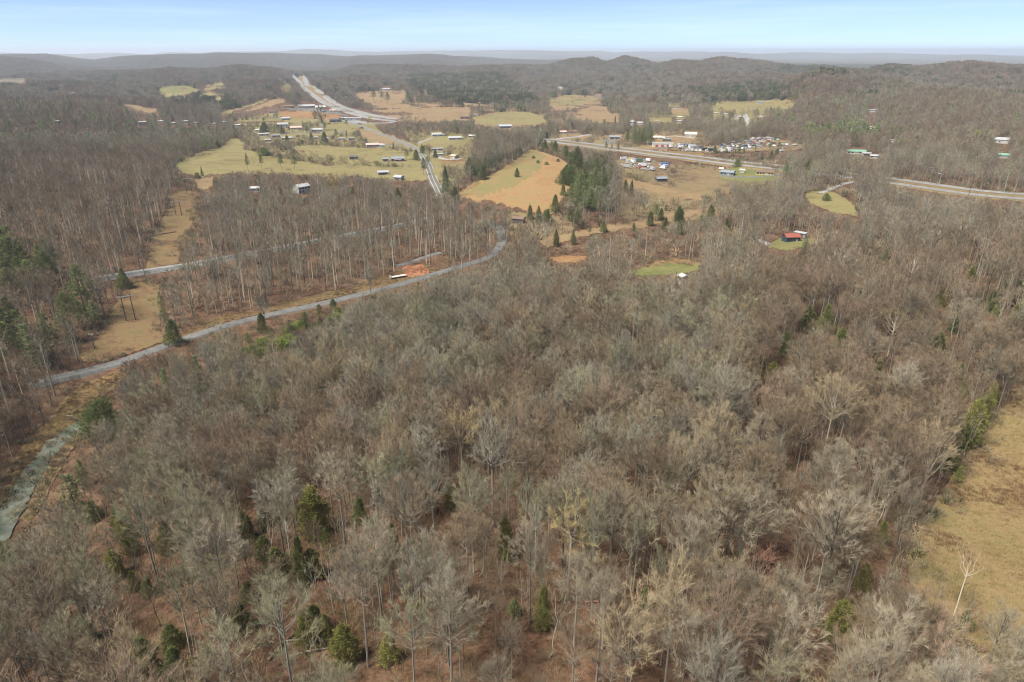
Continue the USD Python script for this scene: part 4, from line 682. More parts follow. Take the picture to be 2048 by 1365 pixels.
# -- evergreens one can point at: pixel of the foot, height in pixels, kind, width factor, label
EV = [
 (105,705,78,'white_pine',1.0,'broad grey-green pine left of the lower power line cut'),
 (176,640,108,'pine',0.9,'tall narrow pine at the left edge of the power line cut'),
 (40,570,95,'pine',1.2,'dark green pine at the left edge below the wooded hillside'),
 (100,560,62,'bright_pine',1.1,'yellowish pine beside the dark pine on the left hillside'),
 (14,520,40,'bright_pine',1.0,'small bright pine at the left margin of the hillside woods'),
 (140,655,70,'pine',1.0,'dark pine crowded by bare trees left of the pole structure'),
 (18,690,75,'pine',1.3,'large dark pine cut by the left edge of the photo'),
 (36,720,60,'pine',1.0,'lower dark pine next to the left edge'),
 (250,578,40,'cedar',1.1,'dark bushy evergreen where the railway leaves the trees'),
 (330,645,60,'white_pine',0.6,'slim pale pine at the right edge of the power line cut'),
 (350,690,50,'cedar',1.2,'dark cedar on the right of the cut above the road'),
 (402,782,68,'white_pine',0.85,'lone feathery white pine standing above the bare woods left of centre'),
 (338,800,62,'white_pine',0.8,'bright white pine left of the lone feathery one'),
 (215,872,70,'holly',1.05,'rounded dark evergreen beside the bend of the creek'),
 (186,858,40,'holly',0.9,'smaller dark evergreen touching the rounded one by the creek'),
 (172,975,55,'white_pine',1.1,'pale pine top behind the large pale pine by the creek'),
 (160,1045,95,'white_pine',1.1,'large pale white pine between the creek and the woods'),
 (632,1072,90,'olive_cedar',1.15,'big dense cedar in the lower left woods'),
 (298,1350,72,'cedar',1.1,'dark cedar at the bottom edge left of centre'),
 (246,1075,62,'cedar',0.9,'dark cedar column in the lower left woods'),
 (270,1110,60,'olive_cedar',1.0,'olive cedar just right of the dark column'),
 (340,1105,60,'cedar',1.0,'cedar between pale bare trunks in the lower left woods'),
 (495,1080,55,'cedar',0.9,'dark cedar left of the big dense cedar'),
 (530,1060,40,'olive_cedar',0.9,'small cedar halfway between two bigger cedars'),
 (606,1170,90,'cedar',0.6,'thin dark evergreen below the big dense cedar'),
 (655,1110,50,'bright_pine',0.7,'yellow-green young pine beside the big dense cedar'),
 (722,1050,50,'cedar',1.0,'low dark cedar right of the big dense cedar'),
 (788,1110,58,'cedar',0.6,'narrow dark evergreen in the lower middle woods'),
 (862,1025,36,'olive_cedar',0.9,'small olive cedar left of a pair on the bare slope'),
 (900,1020,42,'olive_cedar',0.9,'small olive cedar right of a pair on the bare slope'),
 (620,1300,70,'olive_cedar',1.0,'olive cedar at the lower left under leaning pale trunks'),
 (655,1290,55,'olive_cedar',0.8,'fainter olive cedar right of the one under leaning trunks'),
 (780,1325,48,'olive_cedar',1.2,'round olive evergreen near the bottom centre'),
 (908,1142,24,'bright_pine',0.9,'tiny bright green young tree on the bare slope'),
 (1012,1120,75,'olive_cedar',0.6,'narrow olive evergreen in the middle of the lower woods'),
 (1028,1232,30,'cedar',1.2,'low green shrub on the brown slope below centre'),
 (1290,1215,36,'cedar',1.0,'small green evergreen behind forked pale trunks right of centre'),
 (1085,1260,75,'olive_cedar',0.6,'faint olive evergreen behind a vase-shaped bare tree'),
 (1672,1285,78,'olive_cedar',1.05,'golden-green cedar in the lower right woods'),
 (1722,1180,50,'olive_cedar',0.9,'faint green cedar above the golden-green one'),
 (1760,1085,42,'olive_cedar',0.9,'olive cedar beside the edge of the straw-coloured field'),
 (1925,1260,40,'cedar',1.2,'dark evergreen under the broken white snag'),
 (1750,762,46,'bright_pine',1.1,'bright green pine standing out in the brown woods on the right'),
 (1788,770,32,'bright_pine',0.9,'smaller dull pine right of the bright green pine'),
 (1612,665,52,'cedar',1.0,'dark cedar left of a pair in the right-hand woods'),
 (1648,668,58,'cedar',1.0,'dark cedar right of a pair in the right-hand woods'),
 (1568,715,50,'cedar',1.0,'dark evergreen lower left of the cedar pair'),
 (1520,750,32,'cedar',1.0,'small dark evergreen in the brown woods right of centre'),
 (1766,532,34,'white_pine',1.1,'round light green pine in the grey woods on the right'),
 (1608,508,36,'white_pine',1.1,'layered grey-green pine beside the red-roofed shed'),
 (1935,890,90,'olive_cedar',0.9,'tall cedar at the upper edge of the straw-coloured field'),
 (1960,850,70,'olive_cedar',0.7,'cedar behind the tall one at the field edge'),
 (1975,820,55,'olive_cedar',0.7,'yellowish cedar at the corner of the straw-coloured field'),
 (1912,970,36,'bright_pine',1.0,'low bright evergreen bush at the straw field edge'),
 (1984,645,34,'bright_pine',1.0,'bright pine in the woods near the right edge'),
 (2030,640,36,'cedar',1.0,'dark cedar near the right edge'),
 (2010,665,30,'white_pine',1.0,'pale pine under the bright pine near the right edge'),
 (1960,600,26,'cedar',1.0,'dark cedar in the far right grey woods'),
 (526,665,38,'cedar',1.0,'dark cedar beside the valley road'),
 (545,690,34,'bright_pine',1.2,'bright evergreen thicket below the road, left'),
 (580,672,32,'bright_pine',1.2,'bright evergreen thicket below the road, second from the left'),
 (612,655,30,'bright_pine',1.2,'bright evergreen thicket below the road, middle'),
 (640,640,30,'bright_pine',1.2,'bright evergreen thicket below the road, second from the right'),
 (668,625,26,'cedar',1.2,'dark evergreen at the right end of the thicket below the road'),
 (500,700,34,'bright_pine',1.2,'yellow-green evergreen thicket at its lower left end'),
 (838,602,38,'white_pine',0.8,'pale pine leaning over the valley road'),
 (748,606,16,'holly',1.0,'low green bush beside the valley road'),
 (1034,355,18,'cedar',1.0,'lone dark cedar in the middle of the orange-tan hill pasture'),
 (1110,425,34,'cedar',1.0,'dark cedar at the lower edge of the hill pasture'),
 (1060,440,28,'cedar',0.9,'dark cedar left of a pair below the hill pasture'),
 (1077,446,32,'cedar',0.8,'dark cedar right of a pair below the hill pasture'),
 (1126,392,22,'cedar',1.0,'cedar at the right edge of the hill pasture'),
 (1142,420,50,'pine',0.9,'dark pine at the front of the evergreen grove'),
 (1160,410,60,'pine',1.0,'second dark pine of the evergreen grove'),
 (1180,436,56,'pine',1.0,'lowest pine of the evergreen grove'),
 (1188,400,60,'pine',1.0,'pine in the middle of the evergreen grove'),
 (1205,390,54,'pine',0.9,'right-hand pine of the evergreen grove'),
 (1170,370,46,'pine',1.0,'pine at the back of the evergreen grove'),
 (1192,355,40,'pine',1.1,'far pine of the evergreen grove'),
 (1160,342,32,'pine',1.1,'furthest pine of the evergreen grove by the hill pasture'),
 (1140,332,26,'pine',1.1,'leftmost far pine behind the hill pasture'),
 (1110,310,26,'cedar',1.2,'dark cedar on the back edge of the hill pasture, right'),
 (1090,304,22,'cedar',1.2,'dark cedar on the back edge of the hill pasture, left'),
 (1262,395,34,'spruce',0.9,'dark spiky cedar right of the evergreen grove'),
 (1250,385,24,'cedar',0.9,'smaller cedar beside the spiky one'),
 (1300,452,28,'cedar',1.0,'dark cedar at the right end of the thin tan pasture'),
 (1356,448,34,'cedar',1.0,'dark cedar above the central bare grove, left'),
 (1330,462,26,'cedar',1.0,'dark cedar above the central bare grove, lower'),
 (1420,440,30,'cedar',1.0,'dark cedar above the central bare grove, right'),
 (1452,462,24,'cedar',0.9,'small cedar at the clay edge right of the grove'),
 (1146,490,28,'cedar',0.7,'slim cedar at the left end of the thin tan pasture'),
 (1112,492,32,'cedar',0.7,'slim cedar near the reddish opening'),
 (1218,545,18,'bright_pine',1.0,'small bright pine left of the green lawn'),
 (1474,335,16,'holly',0.9,'round dark tree beside the highway'),
 (892,390,56,'spruce',0.9,'tall dark spruce right of the two-lane road'),
 (848,352,34,'pine',0.8,'large dark tree on the left of the two-lane road'),
 (910,405,30,'cedar',1.0,'cedar at the foot of the tall dark spruce'),
 (563,340,30,'pine',0.8,'airy pine in the pale pasture, left of a pair'),
 (590,342,32,'pine',0.8,'airy pine in the pale pasture, right of a pair'),
 (524,338,28,'pine',0.7,'thin pine at the left of the pale pasture'),
 (497,345,36,'pine',0.5,'thin tree in front of the pale pasture'),
 (405,354,20,'spruce',0.8,'small dark cedar at the edge of the tan clearing'),
 (395,356,10,'holly',1.2,'dark bush beside the small cedar of the tan clearing'),
 (528,312,16,'holly',1.6,'dark thicket in the middle of the pale pasture'),
 (1067,318,5,'holly',1.3,'low shrub on the crest of the hill pasture, left'), (1093,330,6,'holly',1.5,'low shrub on the crest of the hill pasture, middle'), (1076,327,4,'holly',1.3,'small shrub between two others on the hill pasture'), (1116,324,4,'holly',1.3,'low shrub on the crest of the hill pasture, right'),
 (787,299,14,'spruce',0.9,'dark conical tree beside the two-lane road'),
 (733,292,16,'pine',1.0,'round pine by the white and red house'),
 (650,290,24,'cedar',1.2,'dark tree between white houses of the settlement'),
 (575,288,16,'cedar',1.2,'dark shrub before the trailers'),
 (776,210,24,'pine',1.0,'large dark pine in the tan pasture beyond the highway'),
 (764,205,22,'pine',0.8,'pine left of the large dark one beyond the highway'),
 (816,208,28,'pine',0.7,'slim pine at the right of the tan pasture beyond the highway'),
 (748,204,26,'pine',1.0,'pine group at the left of the tan pasture beyond the highway'),
 (844,216,30,'pine',0.6,'tall thin pine behind the long tan field'),
 (1110,205,22,'pine',0.9,'dark pine beside the central pastures'),
 (1208,260,20,'pine',1.0,'dark pine near the white farmhouse'),
 (1230,247,14,'spruce',0.9,'conical evergreen beside the white farmhouse'),
 (1254,290,30,'bright_pine',0.9,'light green pine of the roadside grove, left'),
 (1268,292,34,'white_pine',0.9,'light green pine of the roadside grove, centre left'),
 (1284,290,32,'white_pine',0.9,'pale pine of the roadside grove, centre right'),
 (1300,290,30,'bright_pine',0.9,'light green pine of the roadside grove, right'),
 (1212,304,20,'pine',0.8,'dark pine before the highway, left of three'),
 (1223,304,16,'pine',0.6,'dark pine before the highway, middle of three'),
 (1236,306,20,'bright_pine',0.7,'light pine before the highway, right of three'),
 (1490,285,14,'bright_pine',0.9,'light green tree among the scrapped cars, left'),
 (1510,304,16,'bright_pine',0.9,'light green tree among the scrapped cars, middle'),
 (1548,290,26,'bright_pine',0.6,'light green tree among the scrapped cars, right'),
 (1170,196,8,'spruce',1.0,'small cedar in the pasture below the white barn'),
 (1570,355,30,'pine',0.9,'green pine behind the tan-walled house, left'),
 (1612,352,28,'pine',0.9,'green pine behind the tan-walled house, right'),
 (1652,402,14,'holly',1.2,'small dark tree by the curved meadow'),
 (458,505,18,'bright_pine',0.7,'bright young pine in the tall bare woods above the railway'),
 (400,612,18,'bright_pine',0.8,'yellow-green young pine in the tall bare woods below the railway'),
 (620,500,22,'bright_pine',0.9,'faint green pine amid the tall bare woods'),
 (262,445,22,'bright_pine',0.8,'light pine on the left hillside beside the cut'),
 (560,388,16,'cedar',1.0,'dark cedar at the crest of the tall bare woods'),
 (706,395,20,'cedar',1.1,'dark cedar above the tall bare woods, left'),
 (796,398,22,'cedar',1.1,'dark cedar above the tall bare woods, right'),
]
EVG = [  # clusters: where their feet stand, how many, kinds, height in pixels, label
 ([(0,500),(60,488),(130,540),(100,600),(0,610)], 18, ('pine','bright_pine','pine'), 62, 'pine in the cluster on the left hillside', 'pines of the left hillside cluster'),
 ([(0,670),(60,660),(90,740),(0,770)], 10, ('pine','white_pine'), 62, 'pine in the cluster at the left edge above the creek', 'pines at the left edge above the creek'),
 ([(120,600),(200,570),(230,610),(160,700),(120,690)], 5, ('white_pine','pine'), 60, 'pine among bare trees left of the pole structure', 'pines left of the pole structure'),
 ([(1136,330),(1215,340),(1230,400),(1195,440),(1140,425),(1130,380)], 44, ('pine','holly','cedar','pine'), 34, 'dark evergreen in the grove beside the orange-tan hill pasture', 'evergreens of the grove beside the hill pasture'),
 ([(480,705),(680,622),(694,640),(570,700),(490,725)], 30, ('laurel','laurel','holly','laurel','cedar'), 16, 'bright low evergreen in the thicket below the valley road', 'evergreens of the thicket below the valley road'),
 ([(930,352),(1045,296),(1062,302),(960,368)], 18, ('cedar','pine','cedar'), 28, 'dark evergreen in the row behind the orange-tan hill pasture', 'evergreens behind the hill pasture, left'),
 ([(1085,298),(1110,300),(1165,328),(1160,338)], 9, ('cedar','pine'), 24, 'dark evergreen along the upper right edge of the hill pasture', 'evergreens behind the hill pasture, right'),
 ([(1600,262),(1640,256),(1740,264),(1790,280),(1700,284),(1620,278)], 34, ('bright_pine','pine','bright_pine'), 15, 'bright pine in the green band on the right-hand hills', 'pines of the green band on the right'),
 ([(60,1010),(700,1000),(700,1360),(60,1360)], 15, ('olive_cedar','cedar','cedar'), 52, 'small evergreen under the bare trees of the lower left woods', 'small evergreens of the lower left woods'),
 ([(1500,560),(2040,540),(2040,780),(1860,900),(1500,860)], 11, ('cedar','olive_cedar','cedar'), 36, 'dark evergreen scattered in the right-hand woods', 'evergreens of the right-hand woods'),
 ([(500,250),(700,240),(700,296),(520,296)], 12, ('cedar','pine'), 17, 'dark evergreen among the houses of the settlement', 'evergreens of the settlement'),
 ([(1250,280),(1310,278),(1314,294),(1250,294)], 8, ('bright_pine','white_pine'), 28, 'light green pine in the roadside grove by the stores', 'pines of the roadside grove'),
 ([(1410,305),(1650,296),(1650,318),(1430,324)], 22, ('cedar','bright_pine','pine'), 15, 'dark evergreen between the car yard and the highway', 'evergreens below the car yard'),
 ([(1560,345),(1640,350),(1640,372),(1570,376)], 8, ('pine','bright_pine'), 26, 'green pine in the clump right of the tan-walled house', 'pines right of the tan-walled house'),
 ([(820,300),(880,310),(860,345),(800,330)], 6, ('cedar','pine'), 18, 'dark evergreen beside the two-lane road', 'evergreens beside the two-lane road'),
 ([(1060,438),(1140,436),(1330,440),(1460,450),(1440,470),(1100,480)], 14, ('cedar','pine'), 28, 'dark cedar scattered through the central bare groves', 'cedars of the central groves'),
 ([(20,1090),(120,1060),(200,1180),(60,1250),(0,1200)], 6, ('cedar','olive_cedar'), 48, 'dark evergreen at the lower left below the creek', 'evergreens below the creek'),
 ([(1880,880),(1960,800),(1990,790),(1960,850),(1900,960),(1850,1040)], 8, ('olive_cedar','cedar'), 50, 'olive cedar in the hedge along the straw-coloured field', 'cedars along the straw-coloured field'),
 ([(1900,560),(2048,540),(2048,640),(1930,640)], 10, ('cedar','pine'), 34, 'dark evergreen in the woods at the right edge', 'evergreens of the right edge woods'),
]
rs = np.random.default_rng(77)
EV = [e + (None,) for e in EV]
for pl, n, ks, hp, lb, gr in EVG:
    P = Polygon(pl); x0, y0, x1, y1 = P.bounds; m = 0
    while m < n:
        q = rs.uniform((x0, y0), (x1, y1))
        if shapely.contains_xy(P, *q): kw_ = dict(pine='dark green', white_pine='pale grey-green', bright_pine='yellow-green', cedar='dense dark', olive_cedar='olive', spruce='dark', holly='round', laurel='leafy')[ks[m % len(ks)]]; EV.append((q[0], q[1], hp * rs.uniform(0.65, 1.25) * (0.7 + 0.6 * (q[1] - y0) / (y1 - y0) if y1 - y0 > 200 else 1), ks[m % len(ks)], rs.uniform(0.95, 1.4), f'{kw_} ' + re.sub('^(dark green|dark|bright low|bright|light green|green|olive|small) ', '', lb), f'{kw_} {gr}')); m += 1
PX = np.array([e[:3] for e in EV], float); EW = at(PX[:, 0], PX[:, 1]); ED = np.sqrt((EW[:, :2] ** 2).sum(1) + (EYE - EW[:, 2]) ** 2)
EL = np.arctan2(EYE - EW[:, 2], np.hypot(EW[:, 0], EW[:, 1]))
EHm = PX[:, 2] * ED / F / np.cos(EL) * np.cos(np.arctan(np.hypot(PX[:, 0] - CX, PX[:, 1] - CY) / F)) * np.cos(0)
# -- single bare trees one can point at: foot, height in pixels, look, label
HERO = [
 (1632,468,44,'white',dict(spread=6.5, vase=True, fork=0.25, twigs=2),'spreading white-limbed sycamore beside the red-roofed shed'),
 (1672,452,24,'white',dict(spread=6, vase=True, fork=0.3, twigs=2),'small white-barked tree right of the white-limbed sycamore'),
 (1520,470,42,'white',dict(spread=4.5, vase=True, fork=0.4, twigs=3),'pale sycamore left of the red-roofed shed'),
 (1556,460,40,'white',dict(spread=4.5, vase=True, fork=0.4, twigs=3),'pale bare tree behind the red-roofed shed'),
 (1716,412,46,'white',dict(spread=6.0, vase=True, fork=0.35, twigs=3),'big pale tree standing alone before the highway on the right'),
 (1296,520,42,'white',dict(spread=5, vase=True, fork=0.3, twigs=3),'white sycamore above the small green lawn'),
 (1262,530,48,'white',dict(spread=4, vase=True, fork=0.4, twigs=3),'pale trunk with bent top left of the white sycamore'),
 (1093,500,52,'white',dict(spread=5, vase=True, fork=0.45, twigs=4),'pale grey tree with horizontal limbs near the thin tan pasture'),
 (924,548,66,'white',dict(spread=5, vase=True, fork=0.4, twigs=3),'white-limbed sycamore beside the valley road'),
 (980,532,46,'white',dict(spread=3.5, twigs=3),'slim pale tree right of the roadside sycamore'),
 (742,588,58,'white',dict(spread=3.5, vase=True, fork=0.3, twigs=3),'leaning white tree between the road and the tall woods'),
 (530,640,44,'white',dict(spread=5.5, vase=True, fork=0.2, twigs=3),'low branching pale tree above the valley road'),
 (1775,712,98,'pale',dict(spread=5.2, fork=0.40, twigs=12, limbs=20, trunk_r=0.28),'great pale spreading tree in the brown woods on the right'),
 (1640,935,180,'pale',dict(spread=3.9, fork=0.48, limbs=22, twigs=13, trunk_r=0.17),'very tall pale tree with open crown left of the straw field'),
 (1262,730,122,'pale',dict(spread=2.2, fork=0.8, twigs=4),'single straight pale trunk in the middle of the woods'),
 (985,1030,175,'white',dict(spread=5.0, vase=True, fork=0.45, twigs=6),'tall forked pale tree near the picture centre'),
 (925,960,130,'gold',dict(spread=6.0, vase=True, fork=0.5),'golden-twigged tree over the reddish bare slope'),
 (560,860,80,'gold',dict(spread=5.0, vase=True, fork=0.4),'golden-twigged tree in the left middle woods'),
 (1135,1200,170,'gold',dict(spread=3.6, vase=True, fork=0.6),'yellowish tree over the brown slope below centre'),
 (667,392,34,'bloom',dict(spread=5.0, vase=True, fork=0.3),'yellow-green budding tree near the white two-storey house'),
 (172,372,24,'bloom',dict(spread=3.5, ),'yellow-green budding tree in the left hillside woods'),
 (1500,1215,110,'red',dict(spread=4.5, vase=True, fork=0.3),'pinkish red budding maple right of the bottom centre'),
 (1715,1000,60,'red',dict(spread=5.5, vase=True, fork=0.3),'red budding maple in the right-hand woods'),
 (1600,985,60,'red',dict(spread=3.0, vase=True, fork=0.3),'small reddish maple beside the very tall pale tree'),
 (1905,1240,150,'snag',dict(spread=3.0, vase=True, fork=0.5, limbs=7, subs=3, tert=2, twigs=2, trunk_r=0.15),'broken white snag at the edge of the straw-coloured field'),
 (655,1075,1,'skip',{},''),
 (1840,1000,150,'pale',dict(spread=3.2, vase=True, fork=0.25),'cluster of pale trunks at the upper edge of the straw field'),
 (1930,1130,1,'skip',{},''),
 (620,230,1,'skip',{},''),
 (641,262,44,'pale',dict(spread=7, vase=True, fork=0.3),'large bare tree in front of the orange field'),
 (1926,549,22,'flower',dict(spread=3.5, vase=True, fork=0.2),'white blossoming tree near the right edge, left of two'),
 (1951,547,19,'flower',dict(spread=2.5, vase=True, fork=0.2),'white blossoming tree near the right edge, right of two'),
 (795,306,14,'flower',dict(spread=5, vase=True, fork=0.2),'white blossoming tree beside the two-lane road, left'),
 (822,310,14,'flower',dict(spread=5, vase=True, fork=0.2),'white blossoming tree beside the two-lane road, right'),
 (835,275,12,'flower',dict(spread=3.5, vase=True, fork=0.2),'white flowering tree at the foot of the wooded knoll'),
 (1533,372,12,'flower',dict(spread=5, vase=True, fork=0.2),'white blossoming tree below the tan-walled house'),
 (1012,212,8,'flower',dict(spread=5, vase=True, fork=0.2),'white blossoms at the foot of the central pasture pines'),
 (1145,208,7,'flower',dict(spread=7, vase=True, fork=0.2),'white blossoming clump right of the central pasture'),
 (1072,214,7,'flower',dict(spread=7, vase=True, fork=0.2),'white blossoming clump on the central pasture'),
]
HERO = [h for h in HERO if h[3] != 'skip']
HX = np.array([h[:3] for h in HERO], float); HW = at(HX[:, 0], HX[:, 1]); HD = np.sqrt((HW[:, :2] ** 2).sum(1) + (EYE - HW[:, 2]) ** 2)
HEl = np.arctan2(EYE - HW[:, 2], np.hypot(HW[:, 0], HW[:, 1]))
HHm = HX[:, 2] * HD / F / np.cos(HEl) * np.cos(np.arctan(np.hypot(HX[:, 0] - CX, HX[:, 1] - CY) / F))
def give_way(X, Y, Z, HT, W, D, hm, wf, frac=0.45):
    """Drops the trees that would stand on these or hide their tops."""
    out = np.zeros(len(X), bool); d = np.sqrt(X ** 2 + Y ** 2 + (EYE - Z) ** 2)
    P = [project(X, Y, Z + HT * t)[:2] for t in (0.5, 0.75, 0.97)]
    for (wx, wy, wz), D_, h, w in zip(W, D, hm, wf):
        out |= np.hypot(X - wx, Y - wy) < 1.5 + 0.16 * h * w
        u0, v0, _ = project(wx, wy, wz + h * frac); u1, v1, _ = project(wx, wy, wz + h); rx = 0.24 * h * w * F / D_
        for u, v in P: out |= (d < D_) & (np.abs(u - (u0 + u1) / 2) < rx + 5 * F / d * 0.35) & (v < v0) & (v > v1 - 2.0 * F / d)
    return ~out
GRP = np.array([e[6] is not None and 'lower left' not in e[6] and 'right-hand woods' not in e[6] and 'thicket' not in e[6] for e in EV])
k = give_way(X, Y, Z, HT, EW[~GRP], ED[~GRP], EHm[~GRP], np.array([e[4] for e in EV])[~GRP]) & give_way(X, Y, Z, HT, HW, HD, HHm, np.full(len(HD), 0.7), 0.5)
X, Y, Z, HT, K_, RZ, dist = (q[k] for q in (X, Y, Z, HT, K_, RZ, dist))
KIND_CAT = dict(pine='pine', white_pine='pine', bright_pine='pine', cedar='cedar', olive_cedar='cedar', spruce='spruce', holly='evergreen', laurel='evergreen')
rs = np.random.default_rng(23)
_last = ['']
def refer(name, label, cat, loc, rz, scale, proto, group=None):
    t = thing(name, label, cat, loc, rz, group, scale); t.GetReferences().AddInternalReference(proto.GetPath()); t.SetInstanceable(True); _last[0] = t.GetName(); return t
for (px, py, hp, k, wf, lb, gr), w, h in zip(EV, EW, EHm):
    s = float(np.clip(h, 3, 30)) / EVH[k]
    refer({'pine': 'pine_tree', 'cedar': 'cedar_tree', 'spruce': 'spruce_tree', 'evergreen': 'evergreen_tree'}[KIND_CAT[k]], lb, KIND_CAT[k], w, rs.uniform(0, 6.28), (s * wf, s * wf, s), EVC[k][int(rs.integers(len(EVC[k])))], gr)
    if gr: rank(stage.GetPrimAtPath('/World/' + _last[0]), lb, gr, px)
HB = {'white': ('white', 'silver'), 'pale': ('pale', 'tan'), 'gold': ('pale', 'gold'), 'bloom': ('grey', None), 'red': ('grey', 'red'), 'snag': ('pale', 'silver'), 'flower': ('dark', None)}
for i, ((px, py, hp, look, kw, lb), w, h) in enumerate(zip(HERO, HW, HHm)):
    bk, tw = HB[look]; tc = TWIG[tw] if tw else (0.42, 0.38, 0.09) if look == 'bloom' else (0.52, 0.49, 0.42)
    far = HD[i] > 330; big = {'twig_w': 0.11, 'twig_len': 1.2, 'limbs': 13, 'trunk_r': 0.36} if far else {'twig_w': 0.03, 'trunk_r': 0.24, 'limbs': 16}
    if look in ('flower', 'bloom'): big |= {'twig_w': 0.26, 'twig_len': 0.7, 'twigs': 6}
    T, Kc = bare_tree(3000 + i, 20.0, cols=(BARK[bk], tc), **(big | kw))
    s = float(np.clip(h, 5, 34)) / 20.0
    t = thing('flowering_tree' if look == 'flower' else 'dead_tree' if look == 'snag' else 'bare_tree', lb, 'flowering tree' if look == 'flower' else 'tree', w, rs.uniform(0, 6.28), None, s)
    obj('trunk', *T.out()[:2], M['bark'], t, T.out()[2]); obj('crown', *Kc.out()[:2], M['blossom'] if look in ('flower', 'bloom') else M['twig'], t, Kc.out()[2])
# -- the 300 nearest bare trees one by one, the rest as one wood
u, v, _ = project(X, Y, Z + HT * 0.6); inside = (u > -20) & (u < W2 + 20) & (v > 0) & (v < H2 + 30)
order = np.argsort(-np.where(inside, HT / dist, 0)); single = np.zeros(len(X), bool); single[order[:300 - 27]] = True
WORDS = dict(grey='grey-twigged', olive='lichen-green', silver='silvery forked', brown='brown-twigged', tan='tan many-stemmed', pink='pinkish many-stemmed', dark='dark-trunked', tall='tall brown-topped', red='red-budding', gold='golden-twigged')
def place_words(u, v):
    row = 'bottom edge' if v > 1240 else 'lowest woods' if v > 1110 else 'lower woods' if v > 1000 else 'central woods' if v > 900 else 'upper near woods'
    col = 'far left' if u < 290 else 'left' if u < 580 else 'left of centre' if u < 870 else 'centre' if u < 1160 else 'right of centre' if u < 1450 else 'right' if u < 1750 else 'far right'
    return f'{row}, {col}'
for i in np.where(single)[0]:
    k = KN[K_[i]]; pl = place_words(u[i], v[i]); pr = NEAR[k][int(rs.integers(len(NEAR[k])))]
    refer('bare_tree', f'{WORDS[k]} bare tree, {pl}', 'tree', (X[i], Y[i], Z[i]), math.radians(RZ[i]), (HT[i] / 20 * rs.uniform(0.85, 1.15),) * 2 + (HT[i] / 20,), pr, f'{WORDS[k]} bare trees, {pl}'); rank(stage.GetPrimAtPath('/World/' + _last[0]), f'{WORDS[k]} bare tree, {pl}', f'{WORDS[k]} bare trees, {pl}', u[i])
def instancer(name, label, protos, idx, xyz, rz, sc, kind='stuff'):
    """One mass of copies. protos: class prims or MBs."""
    pi = UsdGeom.PointInstancer.Define(stage, '/World/' + name); paths = []
    for i, p in enumerate(protos):
        path = f'/World/{name}/copy_{i:03d}'
        if isinstance(p, MB): v_, f_, c_ = p.out(); prim_mesh(path, v_, f_, M['far_needle'] if 'evergreen' in name else M['far'] if name in ('far_woods', 'distant_woods') else M['twig'], c_)
        else: UsdGeom.Xform.Define(stage, path).GetPrim().GetReferences().AddInternalReference(p.GetPath())
        paths.append(Sdf.Path(path))
    pi.CreatePrototypesRel().SetTargets(paths); pi.CreateProtoIndicesAttr(Vt.IntArray.FromNumpy(np.asarray(idx, np.int32)))
    pi.CreatePositionsAttr(Vt.Vec3fArray.FromNumpy(np.asarray(xyz, np.float32)))
    h_ = np.radians(np.asarray(rz)) / 2; q = Vt.QuathArray([Gf.Quath(float(math.cos(a)), 0, 0, float(math.sin(a))) for a in h_]); pi.CreateOrientationsAttr(q)
    pi.CreateScalesAttr(Vt.Vec3fArray.FromNumpy(np.asarray(sc, np.float32)))
    return say(pi.GetPrim(), label, None, None, kind)
def with_variants(K_, table, rs):
    names = [k for k in KN if k in table]; flat, start = [], {}
    for k in names: start[KN.index(k)] = len(flat); flat += table[k]
    return flat, np.array([start[k] + int(rs.integers(len(table[KN[k]]))) for k in K_])
rest = ~single; near = rest & (dist < 300); mid = rest & ~near
f1, i1 = with_variants(K_[near], NEAR, rs); f2, i2 = with_variants(K_[mid], MIDL, rs)
R_ = np.r_[np.where(near)[0], np.where(mid)[0]]; s_ = HT[R_] / 20
instancer('bare_woods', 'mass of bare grey and brown trees covering the near and middle hills', f1 + f2, np.r_[i1, i2 + len(f1)], np.c_[X[R_], Y[R_], Z[R_]], RZ[R_], np.c_[s_ * rs.uniform(0.85, 1.2, len(s_)), s_ * rs.uniform(0.85, 1.2, len(s_)), s_])
print('near woods', len(X), 'single', single.sum(), 'near', near.sum(), 'mid', mid.sum())
# -- far woods
EVZ = poly_mask([[(820,150),(1000,145),(1060,180),(1060,212),(960,215),(900,200),(820,180)], [(1600,256),(1640,246),(1740,252),(1790,270),(1700,272),(1620,268)], [(1360,175),(1560,160),(1600,190),(1440,200)], [(1110,190),(1130,186),(1180,190),(1190,198),(1120,200)], [(360,180),(480,190),(480,215),(360,205)], [(900,290),(1060,290),(1040,310),(960,345),(900,340)], [(1400,290),(1660,290),(1640,320),(1440,322)], [(540,250),(700,250),(700,296),(540,296)], [(1560,130),(1800,120),(1830,140),(1560,150)]])
_rel = [0]
def far_layer(r0, r1, area, seed, h0):
    x, y, rs = scatter(r0, r1, area, 44, seed); z = ground(x, y); H = h0 * rs.uniform(0.75, 1.2, len(x))
    u, v, _ = project(x, y, z + 5); low = masked(LOW, u, v); H = np.where(low, H * 0.5, H)
    k = in_view(x, y, z, H, 120) & ~blocks(x, y, z, H, 3.0) & ~(low & (rs.uniform(size=len(x)) < 0.4)) & ~open_country(x, y, z, rs); x, y, z, H = x[k], y[k], z[k], H[k]
    u, v, _ = project(x, y, z + H * 0.6); g = 110 if r0 < 1500 else 190; rel = z - (ground(x + g, y) + ground(x - g, y) + ground(x, y + g) + ground(x, y - g)) / 4; _rel[0] = rel
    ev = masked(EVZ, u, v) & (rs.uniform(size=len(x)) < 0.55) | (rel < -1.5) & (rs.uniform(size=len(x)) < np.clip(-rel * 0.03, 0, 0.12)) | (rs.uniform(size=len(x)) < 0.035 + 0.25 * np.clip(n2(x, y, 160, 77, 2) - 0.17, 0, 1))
    return x, y, z, H, ev, rs
